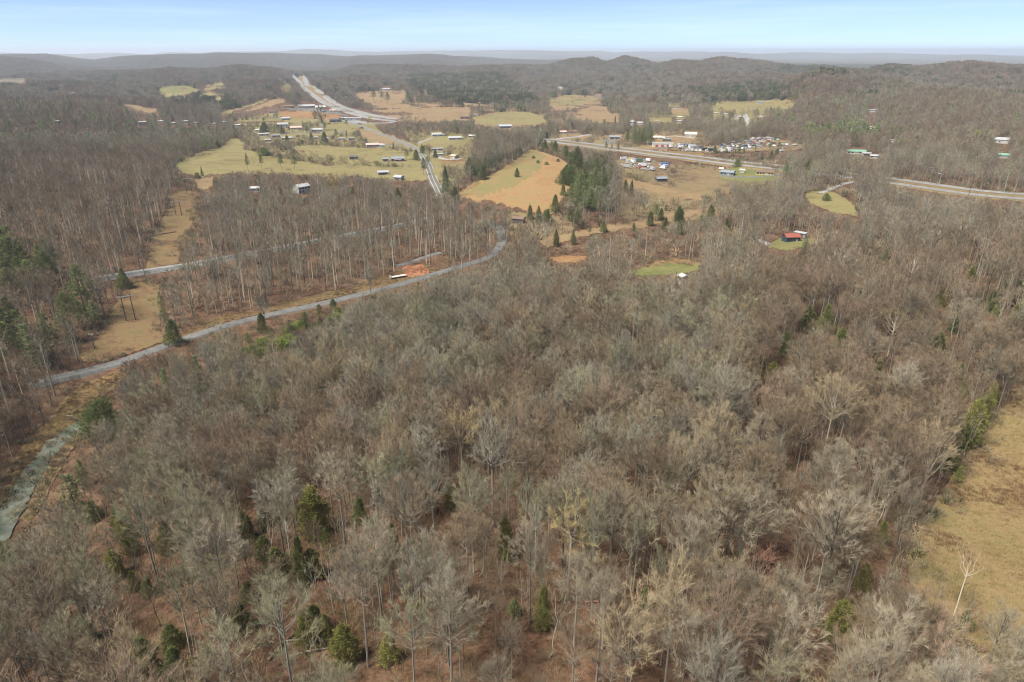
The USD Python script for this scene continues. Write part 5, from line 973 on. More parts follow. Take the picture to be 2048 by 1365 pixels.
for nm, r0, r1, ar, tb, evt, h0, hh in (('far_woods', 900, 1600, 52, FARL, EVL, 17, 18), ('distant_woods', 1600, 7200, 190, CLUMP, EVERC, 16, 17)):
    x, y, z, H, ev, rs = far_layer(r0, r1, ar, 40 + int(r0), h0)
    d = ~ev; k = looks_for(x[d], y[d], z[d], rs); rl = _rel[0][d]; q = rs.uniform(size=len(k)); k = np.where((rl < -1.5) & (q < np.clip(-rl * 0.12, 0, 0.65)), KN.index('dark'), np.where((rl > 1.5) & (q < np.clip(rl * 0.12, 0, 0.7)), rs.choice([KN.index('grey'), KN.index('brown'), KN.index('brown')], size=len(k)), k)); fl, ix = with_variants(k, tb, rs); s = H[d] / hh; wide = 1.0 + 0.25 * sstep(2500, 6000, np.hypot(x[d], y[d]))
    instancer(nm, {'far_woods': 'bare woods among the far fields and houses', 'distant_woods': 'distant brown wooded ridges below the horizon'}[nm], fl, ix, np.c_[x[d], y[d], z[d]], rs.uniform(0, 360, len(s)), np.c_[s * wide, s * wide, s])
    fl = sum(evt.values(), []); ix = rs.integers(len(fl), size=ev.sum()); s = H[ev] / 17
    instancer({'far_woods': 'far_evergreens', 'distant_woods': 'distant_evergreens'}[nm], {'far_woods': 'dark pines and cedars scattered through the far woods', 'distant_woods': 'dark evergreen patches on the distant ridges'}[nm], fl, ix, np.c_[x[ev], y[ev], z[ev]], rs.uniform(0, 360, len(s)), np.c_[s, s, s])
    print(nm, len(x), ev.sum())
# -- undergrowth of the near woods, and scattered small evergreens too many to point at
def bush(seed, col, n=240, H=2.6, R=1.7, w=0.035, L=0.9, green=False):
    rs = np.random.default_rng(seed); K = MB(); a = rs.uniform(0, 6.28, n); t = rs.uniform(0, 1, n); r = R * np.sqrt(rs.uniform(0, 1, n)) * (0.4 + 0.6 * np.sin(np.pi * np.clip(t * 0.85 + 0.1, 0, 1)))
    p = np.stack([r * np.cos(a), r * np.sin(a), H * t * 0.85], -1); d = unit(np.stack([np.cos(a) * 0.5, np.sin(a) * 0.5, np.full(n, 0.9)], -1) + rs.normal(size=(n, 3)) * 0.35)
    v, f = spikes(p, d, L * rs.uniform(0.5, 1.4, n), w * rs.uniform(0.6, 1.4, n), rs); K.add(v, f, np.repeat(np.asarray(col)[None] * rs.uniform(0.7, 1.3, (n, 1)), 3, 0)); return K
x, y, rs = scatter(58, 340, 20, 52, 91); z = ground(x, y); H = rs.uniform(1.2, 4.0, len(x)) ** 1.0; k = in_view(x, y, z, H) & ~blocks(x, y, z, H, 1.5); x, y, z, H = x[k], y[k], z[k], H[k]
BU = [bush(1, (0.20, 0.13, 0.08)), bush(2, (0.27, 0.20, 0.115)), bush(3, (0.22, 0.18, 0.12)), bush(4, (0.23, 0.15, 0.10)), bush(5, (0.16, 0.13, 0.05), 200), bush(6, (0.23, 0.21, 0.12))]
instancer('undergrowth', 'thin leafless saplings and brush on the floor of the near woods', BU, rs.integers(len(BU), size=len(x)), np.c_[x, y, z], rs.uniform(0, 360, len(x)), np.c_[H / 2.6, H / 2.6, H / 2.0])
x, y, rs = scatter(330, 1300, 60, 44, 92); z = ground(x, y); H = rs.uniform(2.0, 6.0, len(x)); k = in_view(x, y, z, H) & ~blocks(x, y, z, H, 2.0); x, y, z, H = x[k], y[k], z[k], H[k]
hx = []
for nm_, mt_, lb_, pl_ in FIELDS:
    if min(p[1] for p in pl_) < 400 and nm_ in ('pasture', 'hill_pasture', 'verge', 'dirt_lot') and 'greener' not in lb_:
        w = at(*np.array(pl_, float).T)[:, :2]; w = w + unit(w - w.mean(0)) * 5; w = np.vstack([w, w[:1]]); L = np.r_[0, np.cumsum(np.hypot(*np.diff(w, axis=0).T))]; s = np.arange(0, L[-1], 2.6); q = np.c_[np.interp(s, L, w[:, 0]), np.interp(s, L, w[:, 1])] + rs.normal(size=(len(s), 2)) * 1.6
        hx.append(q[n2(q[:, 0], q[:, 1], 45, 61, 2) > -0.05])
for nm_, mt_, lb_, pl_ in FIELDS:
    if nm_ in ('cleared_strip', 'bank', 'dry_field'):
        w = at(*np.array(pl_, float).T)[:, :2]; w = np.vstack([w, w[:1]]); L = np.r_[0, np.cumsum(np.hypot(*np.diff(w, axis=0).T))]; s = np.repeat(np.arange(0, L[-1], 1.0), 2); q = np.c_[np.interp(s, L, w[:, 0]), np.interp(s, L, w[:, 1])] + rs.normal(size=(len(s), 2)) * 2.2
        edge_q = q[(n2(q[:, 0], q[:, 1], 9, 63, 2) > -0.08) & (np.hypot(q[:, 0], q[:, 1]) < 700)]; ez = ground(edge_q[:, 0], edge_q[:, 1]); eH = rs.uniform(0.6, 2.2, len(edge_q)); x, y, z, H = np.r_[x, edge_q[:, 0]], np.r_[y, edge_q[:, 1]], np.r_[z, ez], np.r_[H, eH]
hx = np.vstack(hx); hz = ground(hx[:, 0], hx[:, 1]); hH = rs.uniform(1.8, 5.5, len(hx)); k = ~blocks(hx[:, 0], hx[:, 1], hz, hH, 1.0, 0.5); x, y, z, H = np.r_[x, hx[k, 0]], np.r_[y, hx[k, 1]], np.r_[z, hz[k]], np.r_[H, hH[k]]
BM = [bush(11, TWIG['brown'], 70, w=0.12, L=1.3), bush(12, TWIG['tan'], 70, w=0.12, L=1.3), bush(13, TWIG['olive'], 70, w=0.12, L=1.3), bush(14, (0.07, 0.08, 0.035), 70, w=0.2, L=1.0)]
instancer('thickets', 'brown and olive thickets and hedges between the fields', BM, rs.choice(4, p=[0.4, 0.25, 0.25, 0.1], size=len(x)), np.c_[x, y, z], rs.uniform(0, 360, len(x)), np.c_[H / 2.6, H / 2.6, H / 2.6])
# -- tufts of dry grass on the near fields
def on(poly, n, seed):
    rs = np.random.default_rng(seed); w = at(*np.array(poly, float).T)[:, :2]; P = Polygon(w).buffer(-0.5); x0, y0, x1, y1 = P.bounds; q = rs.uniform((x0, y0), (x1, y1), (int(n * (x1 - x0) * (y1 - y0) / P.area), 2))
    return q[shapely.contains_xy(P, q[:, 0], q[:, 1])]
def tuft(seed, col, n=14, L=0.55, w=0.07, R=0.5):
    rs = np.random.default_rng(seed); K = MB(); p = np.c_[rs.normal(size=(n, 2)) * R * 0.5, np.zeros(n)]; d = unit(np.c_[rs.normal(size=(n, 2)) * 0.5, np.ones(n)]); v, f = spikes(p, d, L * rs.uniform(0.5, 1.3, n), w, rs)
    return K.add(v, f, np.repeat(np.asarray(col)[None] * rs.uniform(0.75, 1.25, (n, 1)), 3, 0))
TU = [tuft(1, (0.33, 0.235, 0.115), L=0.35), tuft(2, (0.37, 0.27, 0.135), L=0.35), tuft(3, (0.30, 0.245, 0.105), L=0.4), tuft(4, (0.20, 0.125, 0.065), 18, 0.6), tuft(5, (0.34, 0.25, 0.12), L=0.35)]
FP = {f[2]: f[3] for f in FIELDS}; Q = []
for key, n in (('rough straw', 16000), ('orange-brown bank', 2500), ('brown grass verge', 2500), ('narrow tan strip', 800), ('worn tan', 900)):
    for lb, pl in FP.items():
        if key in lb: Q.append(on(pl, n, len(lb)))
q = np.vstack(Q); rs = np.random.default_rng(8); patch = n2(q[:, 0], q[:, 1], 11, 31, 3) + rs.normal(size=len(q)) * 0.07; ti = np.where(patch < -0.13, 3, np.where(patch > 0.12, 2, rs.choice([0, 1, 4], size=len(q)))); q = q[(patch < 0.3)]; ti = ti[(patch < 0.3)]; s = rs.uniform(0.6, 1.4, len(q))
instancer('dry_grass', 'tufts of dry straw-coloured grass on the near fields and cuts', TU, ti, np.c_[q, ground(q[:, 0], q[:, 1]) + 0.15], rs.uniform(0, 360, len(q)), np.c_[s, s, s])
# -- bare poles of saplings: thin upright stems between the big trees
x, y, rs = scatter(60, 340, 42, 52, 97); z = ground(x, y); H = rs.uniform(6, 14, len(x)); k = in_view(x, y, z, H) & ~blocks(x, y, z, H, 1.5); x, y, z, H = x[k], y[k], z[k], H[k]
SP = []
for i in range(5):
    T, K = bare_tree(8000 + i, 10.0, 1.5, cols=(BARK[('grey', 'pale', 'dark', 'lichen', 'grey')[i]], TWIG[('grey', 'tan', 'brown', 'olive', 'pink')[i]]), limbs=7, subs=3, tert=2, twigs=5, trunk_r=0.075, twig_len=0.6, twig_w=0.02, fork=0.35, sides=4, lean=1.5); T.add(*K.out()); SP.append(T)
instancer('saplings', 'slender bare saplings between the larger trees of the near woods', SP, rs.integers(5, size=len(x)), np.c_[x, y, z], rs.uniform(0, 360, len(x)), np.c_[H / 10, H / 10, H / 10])
print('triangles of near kinds', tri)
# ------------------------------------------------------------------ houses, stores, barns
PAINTS = {}
def pm(name, col, **k):
    if name not in PAINTS: PAINTS[name] = paint(name, col, **k)
    return PAINTS[name]
COL = dict(white=(0.44, 0.43, 0.40), cream=(0.56, 0.51, 0.40), tan=(0.42, 0.33, 0.23), brick=(0.27, 0.12, 0.075), red=(0.36, 0.07, 0.05), grey=(0.32, 0.32, 0.31), dark=(0.085, 0.08, 0.075), brown=(0.16, 0.105, 0.07), blue=(0.20, 0.24, 0.28),
           navy=(0.04, 0.055, 0.075), green=(0.16, 0.30, 0.21), pale=(0.35, 0.35, 0.34), silver=(0.33, 0.345, 0.36), pink=(0.52, 0.36, 0.31), orange=(0.27, 0.075, 0.05), yellow=(0.60, 0.50, 0.22), slate=(0.20, 0.22, 0.24))
WALL = {k: pm(f'{k}_paint', v, rough=0.7) for k, v in COL.items()}
GLASS = usdkit.material(stage, '/World/Looks/window_glass', {'p': ('principled_bsdf', {'base_color': (0.03, 0.035, 0.04), 'roughness': 0.08})}, [], surface='p.BSDF')
def building(name, label, cat, px, py, wpx, wall, roof, depth=0.6, storey=1, yaw=0.0, pitch=0.42, flat=False, door='white', windows=4, chimney=False, steeple=False, porch=False, doors=None, wing=None, hmul=1.0, open_front=False, group=None):
    w = at(px, py)[0]; D = math.sqrt(w[0] ** 2 + w[1] ** 2 + (EYE - w[2]) ** 2); L = wpx * D / F; Wd = max(4.0, min(L * depth, 16.0)); Hh = 2.9 * storey * hmul
    face = math.atan2(w[0], w[1]); rz = -face + math.radians(yaw)
    zs = [ground(w[0] + dx, w[1] + dy) for dx in (-L / 2, L / 2) for dy in (-Wd / 2, Wd / 2)]
    t = thing(name, label, cat, (w[0], w[1], max(float(np.mean(zs)), w[2])), rz, group)
    a, b, dn = L / 2, Wd / 2, -2.5; m = MB()
    def put(nm, mb, mat, par=t): v, f, _ = mb.out(); return obj(nm, v, f, mat, par)
    if flat:
        m.box(-a, a, -b, b, dn, Hh); wl = put('wall', m, WALL[wall])
        rf = MB().box(-a - 0.3, a + 0.3, -b - 0.3, b + 0.3, Hh + 0.003, Hh + 0.5); put('roof', rf, WALL[roof])
    else:
        rise = b * pitch; m.box(-a, a, -b, b, dn, Hh)
        m.add([(-a, -b, Hh), (-a, b, Hh), (-a, 0, Hh + rise), (a, -b, Hh), (a, b, Hh), (a, 0, Hh + rise)], [(0, 2, 1), (3, 4, 5)]); wl = put('wall', m, WALL[wall])
        rf = MB(); o = 0.5
        for s in (-1, 1):
            y0, y1, z0, z1 = s * (b + o), 0.0, Hh - o * pitch + 0.05, Hh + rise + 0.05
            rf.add([(-a - o, y0, z0), (a + o, y0, z0), (a + o, y1, z1), (-a - o, y1, z1), (-a - o, y0, z0 + .25), (a + o, y0, z0 + .25), (a + o, y1, z1 + .25), (-a - o, y1, z1 + .25)],
                   [(0, 1, 2), (0, 2, 3), (4, 6, 5), (4, 7, 6), (0, 4, 5), (0, 5, 1), (0, 3, 7), (0, 7, 4), (1, 5, 6), (1, 6, 2)])
        r_ = put('roof', rf, WALL[roof])
        if chimney: put('chimney', MB().box(a * 0.3, a * 0.3 + 0.8, -0.4, 0.4, Hh + rise * 0.6, Hh + rise + 1.3), WALL['brick'], r_)
        if steeple:
            st = MB().box(a - 2.4, a - 0.2, -1.1, 1.1, Hh + rise * 0.5, Hh + rise + 3.5); st.add([(a - 2.6, -1.3, Hh + rise + 3.5), (a, -1.3, Hh + rise + 3.5), (a, 1.3, Hh + rise + 3.5), (a - 2.6, 1.3, Hh + rise + 3.5), (a - 1.3, 0, Hh + rise + 10)], [(0, 1, 4), (1, 2, 4), (2, 3, 4), (3, 0, 4)]); put('steeple', st, WALL['white'])
    if open_front: put('opening', MB().box(-a * 0.7, a * 0.7, -b - 0.03, -b + 0.3, 0.0, Hh * 0.8), WALL['dark'])
    n = windows
    for fl in range(storey):
        for k in range(n):
            x = -a + (k + 0.5) * L / n
            if doors is None and fl == 0 and k == n // 2: continue
            ww = min(0.9, L / n * 0.28); wn = put('window', MB().box(x - ww, x + ww, -b - 0.04, -b + 0.05, 2.9 * fl + 0.95, 2.9 * fl + 2.35), GLASS, wl)
    if windows and not flat:
        for s in (-1, 1): put('window', MB().box(s * a - 0.05, s * a + 0.05, -0.7, 0.7, 1.0, 2.3), GLASS, wl)
    if doors is None and n: x = -a + (n // 2 + 0.5) * L / n; put('door', MB().box(x - 0.5, x + 0.5, -b - 0.05, -b + 0.05, 0, 2.15), WALL[door], wl)
    for k in range(doors or 0): x = -a + (k + 0.7) * L / (doors + 0.6); put('door', MB().box(x - 1.7, x + 1.7, -b - 0.06, -b + 0.05, 0, 3.0), WALL[door], wl)
    if porch: put('porch', MB().box(-a * 0.6, a * 0.6, -b - 2.6, -b - 0.01, 2.3, 2.5).box(-a * 0.6, -a * 0.6 + 0.2, -b - 2.6, -b - 2.4, dn, 2.3).box(a * 0.6 - 0.2, a * 0.6, -b - 2.6, -b - 2.4, dn, 2.3).box(-a * 0.6, a * 0.6, -b - 2.6, -b - 0.01, dn, 0.15), WALL['white'])
    if wing:
        f = wing; m = MB().box(a - 0.02, a + L * f, -b * 0.7, b * 0.7, dn, Hh * 0.85); rr = b * 0.7 * pitch; m.add([(a + L * f, -b * .7, Hh * .85), (a + L * f, b * .7, Hh * .85), (a + L * f, 0, Hh * .85 + rr)], [(0, 1, 2)])
        wg = put('wing', m, WALL[wall]); rf = MB()
        for s in (-1, 1): rf.add([(a, s * (b * .7 + .4), Hh * .85 - .15), (a + L * f + .4, s * (b * .7 + .4), Hh * .85 - .15), (a + L * f + .4, 0, Hh * .85 + rr + .2), (a, 0, Hh * .85 + rr + .2)], [(0, 1, 2), (0, 2, 3)])
        put('wing_roof', rf, WALL[roof], wg)
    return t
B = building
B('house', 'white two-storey house with pale roof above the tall bare woods', 'house', 604, 386, 26, 'white', 'pale', 0.7, 2, 35, chimney=True)
B('house', 'small white house at the left of the tall bare woods crest', 'house', 511, 383, 17, 'white', 'pale', 0.7, 1, -10)
B('shed', 'long grey-roofed farm shed in the near pasture, left of two', 'shed', 766, 350, 20, 'grey', 'silver', 0.5, 1, 5, windows=0, open_front=True)
B('shed', 'grey-roofed farm shed in the near pasture, right of two', 'shed', 798, 360, 16, 'grey', 'silver', 0.8, 1, -35, windows=0, open_front=True)
B('house', 'brown-roofed ranch house beside the hedge of the pale pasture', 'house', 795, 322, 24, 'brick', 'slate', 0.6, 1, 5, porch=True)
B('house', 'low dark-roofed house in the hedge left of the brown-roofed one', 'house', 708, 319, 16, 'brown', 'dark', 0.6, 1)
B('shed', 'grey outbuilding beside the brown-roofed ranch house', 'shed', 771, 323, 11, 'grey', 'slate', 0.7, 1, windows=0, open_front=True)
B('house', 'white and reddish house beside the side lane', 'house', 745, 294, 24, 'white', 'pink', 0.5, 1, 8, wing=0.3)
B('garage', 'pale garage at the right end of the white and reddish house', 'garage', 764, 295, 9, 'pale', 'grey', 0.8, 1, windows=0, doors=1)
B('house', 'white gabled house with wings on the right of the two-lane road', 'house', 873, 273, 18, 'white', 'pale', 0.6, 1, 12, wing=0.4)
B('house', 'long grey-roofed white house among dark shrubs', 'house', 910, 280, 26, 'white', 'pale', 0.45, 1, 8, windows=6)
B('house', 'small white house at the right end of the row', 'house', 943, 276, 11, 'white', 'white', 0.7, 1)
B('house', 'tan-roofed white gabled house beside a parked truck', 'house', 909, 317, 14, 'white', 'tan', 0.8, 1, -50, windows=2)
B('mobile_home', 'grey mobile home right of the two-lane road, upper', 'mobile home', 875, 302, 22, 'pale', 'grey', 0.28, 1, windows=5, pitch=0.2)
B('mobile_home', 'pale mobile home right of the two-lane road, lower', 'mobile home', 876, 313, 19, 'cream', 'pale', 0.3, 1, windows=5, pitch=0.2)
B('store', 'long white flat-roofed store at the road junction', 'store', 706, 241, 30, 'white', 'pale', 0.5, 1, 0, flat=True, windows=6, hmul=1.5)
B('canopy', 'white fuel canopy left of the long white store', 'canopy', 688, 240, 12, 'white', 'white', 0.6, 1, flat=True, windows=0, open_front=True, hmul=1.4, doors=0)
B('store', 'low dark blue-roofed building beside the junction store', 'store', 671, 244, 20, 'navy', 'navy', 0.5, 1, windows=4)
B('store', 'long pale-roofed roadside store under the highway bend', 'store', 613, 215, 29, 'cream', 'pale', 0.4, 1, 8, windows=8, porch=True)
B('store', 'brown-roofed building left of the pale-roofed store', 'store', 577, 216, 18, 'brown', 'brown', 0.5, 1, 0, windows=4)
B('store', 'white metal building right of the pale-roofed store', 'store', 641, 218, 18, 'white', 'white', 0.6, 1, 6, windows=0, doors=3, hmul=1.3)
B('house', 'white house with reddish roof by the highway ramp', 'house', 665, 224, 10, 'white', 'pink', 0.6, 1)
B('house', 'blue-white house below the orange field', 'house', 571, 240, 15, 'blue', 'pale', 0.6, 1, 10)
B('house', 'white two-storey house behind dark trunks in the settlement', 'house', 566, 256, 18, 'white', 'grey', 0.6, 2)
B('house', 'pink-roofed long house in the settlement', 'house', 592, 259, 20, 'cream', 'pink', 0.5, 1, 5)
B('church', 'white church with a slender steeple in the settlement', 'church', 634, 264, 20, 'white', 'pale', 0.5, 1, 0, steeple=True, hmul=1.2)
for i, (x, y, w_, c_, lb) in enumerate([(524, 264, 22, 'white', 'long white mobile home at the left of the settlement'), (527, 272, 18, 'cream', 'cream mobile home under the long white one'), (552, 275, 14, 'white', 'square white house with two gables in the settlement'), (574, 280, 18, 'white', 'white mobile home at the lower edge of the settlement'),
    (596, 275, 7, 'white', 'tiny white shed in the settlement'), (652, 281, 9, 'pale', 'bluish white house between dark evergreens'), (684, 281, 11, 'white', 'white mobile home right of the settlement evergreens'), (703, 281, 11, 'pale', 'grey mobile home near the side lane'), (631, 279, 8, 'white', 'small white trailer left of the bluish white house'),
    (546, 226, 15, 'pale', 'pale mobile home left of the orange field'), (536, 284, 10, 'pale', 'pale trailer in the lower settlement')]):
    B('house' if 'house' in lb else 'shed' if 'shed' in lb else 'mobile_home', lb, 'house' if 'house' in lb else 'shed' if 'shed' in lb else 'mobile home', x, y, w_, c_, ('pale', 'grey', 'slate', 'pale', 'brown')[i % 5], 0.45, 1, (i * 17) % 20 - 8, windows=4, pitch=0.28)
for x, y, w_, c_, r_, lb in [(217, 172, 11, 'white', 'pale', 'white house on the far left hill, left of two'), (234, 171, 11, 'white', 'white', 'white barn on the far left hill, right of two'), (147, 189, 10, 'white', 'white', 'white-roofed shed low on the far left hill'), (285, 250, 14, 'white', 'pale', 'long white house in the left woods'),
    (322, 246, 11, 'white', 'grey', 'white house beside a gabled one in the left woods'), (345, 250, 10, 'cream', 'pale', 'cream house in the left woods'), (370, 246, 10, 'pale', 'pale', 'white house in the left woods, left of a pair'), (391, 249, 8, 'white', 'white', 'white house in the left woods, right of a pair'),
    (426, 251, 10, 'cream', 'pale', 'white mobile home left of the settlement'), (447, 247, 8, 'pale', 'grey', 'pale gabled house left of the settlement'), (473, 254, 13, 'white', 'pale', 'white house nearest the settlement on its left'), (115, 247, 9, 'pale', 'pale', 'lone pale house in the brown woods at far left'),
    (567, 165, 8, 'white', 'pale', 'white house by the green slope beside the far highway'), (771, 181, 20, 'cream', 'grey', 'grey-roofed farmhouse above the tan pasture'), (929, 188, 12, 'white', 'white', 'white-roofed house among far pines'), (890, 168, 9, 'brick', 'pink', 'reddish house among far pines'), (852, 184, 7, 'white', 'white', 'small white house above the tan pasture'),
    (929, 238, 16, 'brick', 'dark', 'dark-roofed house at the edge of the central pasture'), (951, 233, 6, 'cream', 'pale', 'tiny pale shed in the central pasture'), (1197, 195, 17, 'white', 'white', 'white barn at the top of the central pasture'), (1352, 217, 14, 'white', 'pale', 'pale hilltop house right of centre'), (1360, 237, 9, 'white', 'cream', 'pale house below the hilltop house'),
    (1314, 245, 5, 'white', 'white', 'tiny white house by the small green field'), (1358, 246, 12, 'white', 'grey', 'long white house below the hilltop house'), (1475, 237, 12, 'white', 'grey', 'white house in the village right of centre'), (1431, 229, 9, 'cream', 'tan', 'tan house in the village right of centre'), (1450, 231, 8, 'white', 'pale', 'white cottage in the village right of centre'),
    (1521, 208, 11, 'white', 'pale', 'white farmhouse in the field at the foot of the right hills'), (1522, 233, 10, 'cream', 'pale', 'cream house under the right hills'), (1746, 224, 13, 'pale', 'pale', 'long pale shed in the right-hand wooded hills'), (1741, 258, 9, 'pale', 'silver', 'pale roof in the green pine band'), (1784, 285, 10, 'white', 'pale', 'pale roof in the right-hand woods'),
    (1122, 179, 14, 'cream', 'grey', 'pale house among pines above the central pastures'), (1118, 177, 8, 'white', 'grey', 'white house above the central pastures'), (1240, 194, 9, 'tan', 'tan', 'tan farm building right of the white barn')]:
    B('barn' if 'barn' in lb else 'shed' if 'shed' in lb else 'house', lb, 'barn' if 'barn' in lb else 'shed' if 'shed' in lb else 'house', x, y, w_, c_, r_ if 'roof' in lb or r_ not in ('pale', 'white') else ('grey', 'slate', 'brown', 'pale', 'tan')[x % 5], 0.5, 1, (x * 7) % 30 - 15, windows=3, pitch=0.35)
B('barn', 'blue-grey metal barn at the edge of the central woods', 'barn', 1010, 257, 24, 'slate', 'silver', 0.5, 1, 8, windows=0, open_front=True, hmul=1.3)
B('house', 'white gabled farmhouse in the middle distance', 'house', 1264, 251, 11, 'white', 'pale', 0.9, 2, -30)
B('barn', 'long white metal barn beside the white farmhouse', 'barn', 1279, 250, 12, 'white', 'white', 0.5, 1, 4, windows=0, doors=2, hmul=1.3)
B('house', 'house with reddish roof among bare trees left of the grey store', 'house', 1124, 268, 16, 'white', 'pink', 0.6, 1, 10)
B('house', 'brown house with a pale porch left of the grey store', 'house', 1146, 267, 14, 'tan', 'brown', 0.6, 1)
B('store', 'grey-roofed pale roadside store with dark openings', 'store', 1229, 279, 20, 'silver', 'slate', 0.55, 1, 5, windows=4, doors=2, door='dark', hmul=1.2)
B('store', 'long store with red garage doors beside the highway', 'store', 1325, 294, 38, 'cream', 'white', 0.3, 1, 8, flat=True, windows=0, doors=3, door='red', hmul=1.5)
B('house', 'pale yellow house behind the red-doored store', 'house', 1314, 279, 17, 'yellow', 'cream', 0.6, 1, 8, wing=0.3)
B('barn', 'tan metal barn at the end of the gravel lane', 'barn', 1381, 274, 21, 'tan', 'cream', 0.7, 1, 0, windows=0, doors=1, hmul=1.4)
B('shed', 'low dark greenhouse frame behind the red-doored store', 'shed', 1334, 283, 16, 'dark', 'slate', 0.3, 1, windows=0, pitch=0.3)
B('house', 'grey-roofed house on the green lawn by the highway', 'house', 1455, 350, 24, 'slate', 'slate', 0.6, 1, -14, chimney=True)
B('house', 'tan-walled house with brown roof beside the highway', 'house', 1529, 350, 30, 'yellow', 'brown', 0.4, 1, 6, windows=6)
B('shed', 'small white shed between the two highway houses', 'shed', 1484, 346, 8, 'white', 'cream', 0.6, 1, windows=0, doors=0)
B('shed', 'tan shed left of the grey-roofed house', 'shed', 1442, 343, 7, 'tan', 'cream', 0.8, 1, windows=0, doors=0)
B('store', 'green-roofed long building at the end of the car yard', 'store', 1711, 308, 30, 'cream', 'green', 0.4, 1, 10, windows=5)
B('shed', 'pale shed right of the green-roofed building', 'shed', 1732, 312, 13, 'pale', 'grey', 0.5, 1, 12, windows=0, open_front=True)
B('store', 'white building right of the green-roofed one', 'store', 1749, 317, 16, 'white', 'pale', 0.5, 1, 12, windows=3)
B('church', 'white church with pale metal roof in the woods at far right', 'church', 2003, 286, 28, 'white', 'silver', 0.5, 1, 5, steeple=False, hmul=1.4)
B('barn', 'pale green-roofed barn half hidden in the woods at far right', 'barn', 2008, 316, 19, 'pale', 'green', 0.6, 1, 10, windows=0)
B('shed', 'dark shed with a bright red-orange metal roof', 'shed', 1581, 483, 26, 'navy', 'orange', 0.75, 1, 28, windows=2, hmul=1.2)
B('shed', 'low open shed with a long grey metal roof behind the red-roofed one', 'shed', 1601, 474, 19, 'grey', 'silver', 0.4, 1, -22, windows=0, open_front=True, pitch=0.15)
B('house', 'white house glimpsed through bare trees below the green lawn, left', 'house', 1332, 592, 26, 'white', 'pale', 0.6, 1, 20)
B('house', 'tall white house end glimpsed through bare trees below the green lawn, right', 'house', 1365, 574, 15, 'white', 'white', 0.9, 2, -60)
B('barn', 'weathered brown barn at the foot of the hill pasture', 'barn', 1037, 446, 24, 'brown', 'brown', 0.6, 1, -20, windows=0, open_front=True, hmul=1.2)
B('barn', 'collapsing dark barn in the scrub below the scrap yard', 'barn', 1322, 363, 20, 'dark', 'slate', 0.6, 1, 24, windows=0, open_front=True)
# ------------------------------------------------------------------ vehicles
def vehicle(kind, paint_c, glass=(0.03, 0.035, 0.04)):
    m = MB(); tyre = (0.02, 0.02, 0.02)
    if kind == 'car':
        m.box(-2.2, 2.2, -0.88, 0.88, 0.35, 0.95, paint_c)
        m.add([(-1.6, -0.84, 0.951), (1.0, -0.84, 0.951), (1.0, 0.84, 0.951), (-1.6, 0.84, 0.951), (-1.1, -0.7, 1.45), (0.35, -0.7, 1.45), (0.35, 0.7, 1.45), (-1.1, 0.7, 1.45)], [(0, 1, 5), (0, 5, 4), (1, 2, 6), (1, 6, 5), (2, 3, 7), (2, 7, 6), (3, 0, 4), (3, 4, 7)], glass)
        m.add([(-1.1, -0.7, 1.452), (0.35, -0.7, 1.452), (0.35, 0.7, 1.452), (-1.1, 0.7, 1.452)], [(0, 1, 2), (0, 2, 3)], paint_c)
        wx = (-1.4, 1.4)
    elif kind == 'pickup':
        m.box(-2.6, 2.6, -0.95, 0.95, 0.5, 1.05, paint_c).box(-0.4, 1.1, -0.9, 0.9, 1.051, 1.8, glass).box(-0.35, 1.05, -0.86, 0.86, 1.801, 1.86, paint_c).box(-2.6, -0.45, -0.95, -0.85, 1.051, 1.35, paint_c).box(-2.6, -0.45, 0.85, 0.95, 1.051, 1.35, paint_c); wx = (-1.6, 1.7)
    elif kind == 'van':
        m.box(-2.5, 2.0, -0.98, 0.98, 0.4, 2.05, paint_c).box(2.001, 2.7, -0.95, 0.95, 0.4, 1.15, paint_c).box(1.6, 2.02, -0.99, 0.99, 1.2, 1.85, glass); wx = (-1.6, 1.8)
    else:
        m.box(-4.5, 2.6, -1.2, 1.2, 0.8, 3.4, paint_c).box(2.7, 4.5, -1.1, 1.1, 0.6, 2.3, paint_c if kind == 'bus' else (0.5, 0.5, 0.5)).box(3.2, 4.52, -1.12, 1.12, 1.4, 2.1, glass); wx = (-2.8, 3.6)
        if kind == 'bus':
            m.box(-4.3, 2.5, -1.22, 1.22, 2.1, 2.8, glass)
    for x in wx:
        for s in (-0.8, 0.8): v, f = tube([(x, s - 0.12, 0.36), (x, s + 0.12, 0.36)], [0.36, 0.36], 8); m.add(v, f, tyre)
    return m
CAR_COL = dict(white=(0.62, 0.62, 0.60), silver=(0.42, 0.43, 0.44), grey=(0.20, 0.21, 0.22), black=(0.03, 0.03, 0.035), red=(0.34, 0.04, 0.04), blue=(0.06, 0.12, 0.28), tan=(0.38, 0.33, 0.24), green=(0.06, 0.14, 0.09), yellow=(0.60, 0.42, 0.06))
M['car'] = usdkit.material(stage, '/World/Looks/car_paint', {'t': ('attribute', {'attribute': 'tint'}), 'p': ('principled_bsdf', {'roughness': 0.28, 'coat_weight': 0.4})}, [('t.color', 'p.base_color')], surface='p.BSDF')
_veh = {}
def park(kind, col, x, y, yaw, label, group):
    key = f'{kind}_{col}'
    if key not in _veh:
        p = stage.CreateClassPrim('/_kinds/' + key); p.SetTypeName('Xform'); v, f, c = vehicle(kind, CAR_COL[col]).out(); prim_mesh(f'/_kinds/{key}/body', v, f, M['car'], c); _veh[key] = p
    nm = {'car': 'parked_car', 'pickup': 'pickup_truck', 'van': 'van', 'truck': 'box_truck', 'bus': 'bus'}[kind]
    return refer(nm, label, {'car': 'car', 'pickup': 'pickup truck', 'van': 'van', 'truck': 'truck', 'bus': 'bus'}[kind], (x, y, float(ground(x, y)) + 0.35), yaw, 1.0, _veh[key], group)
rs = np.random.default_rng(404)
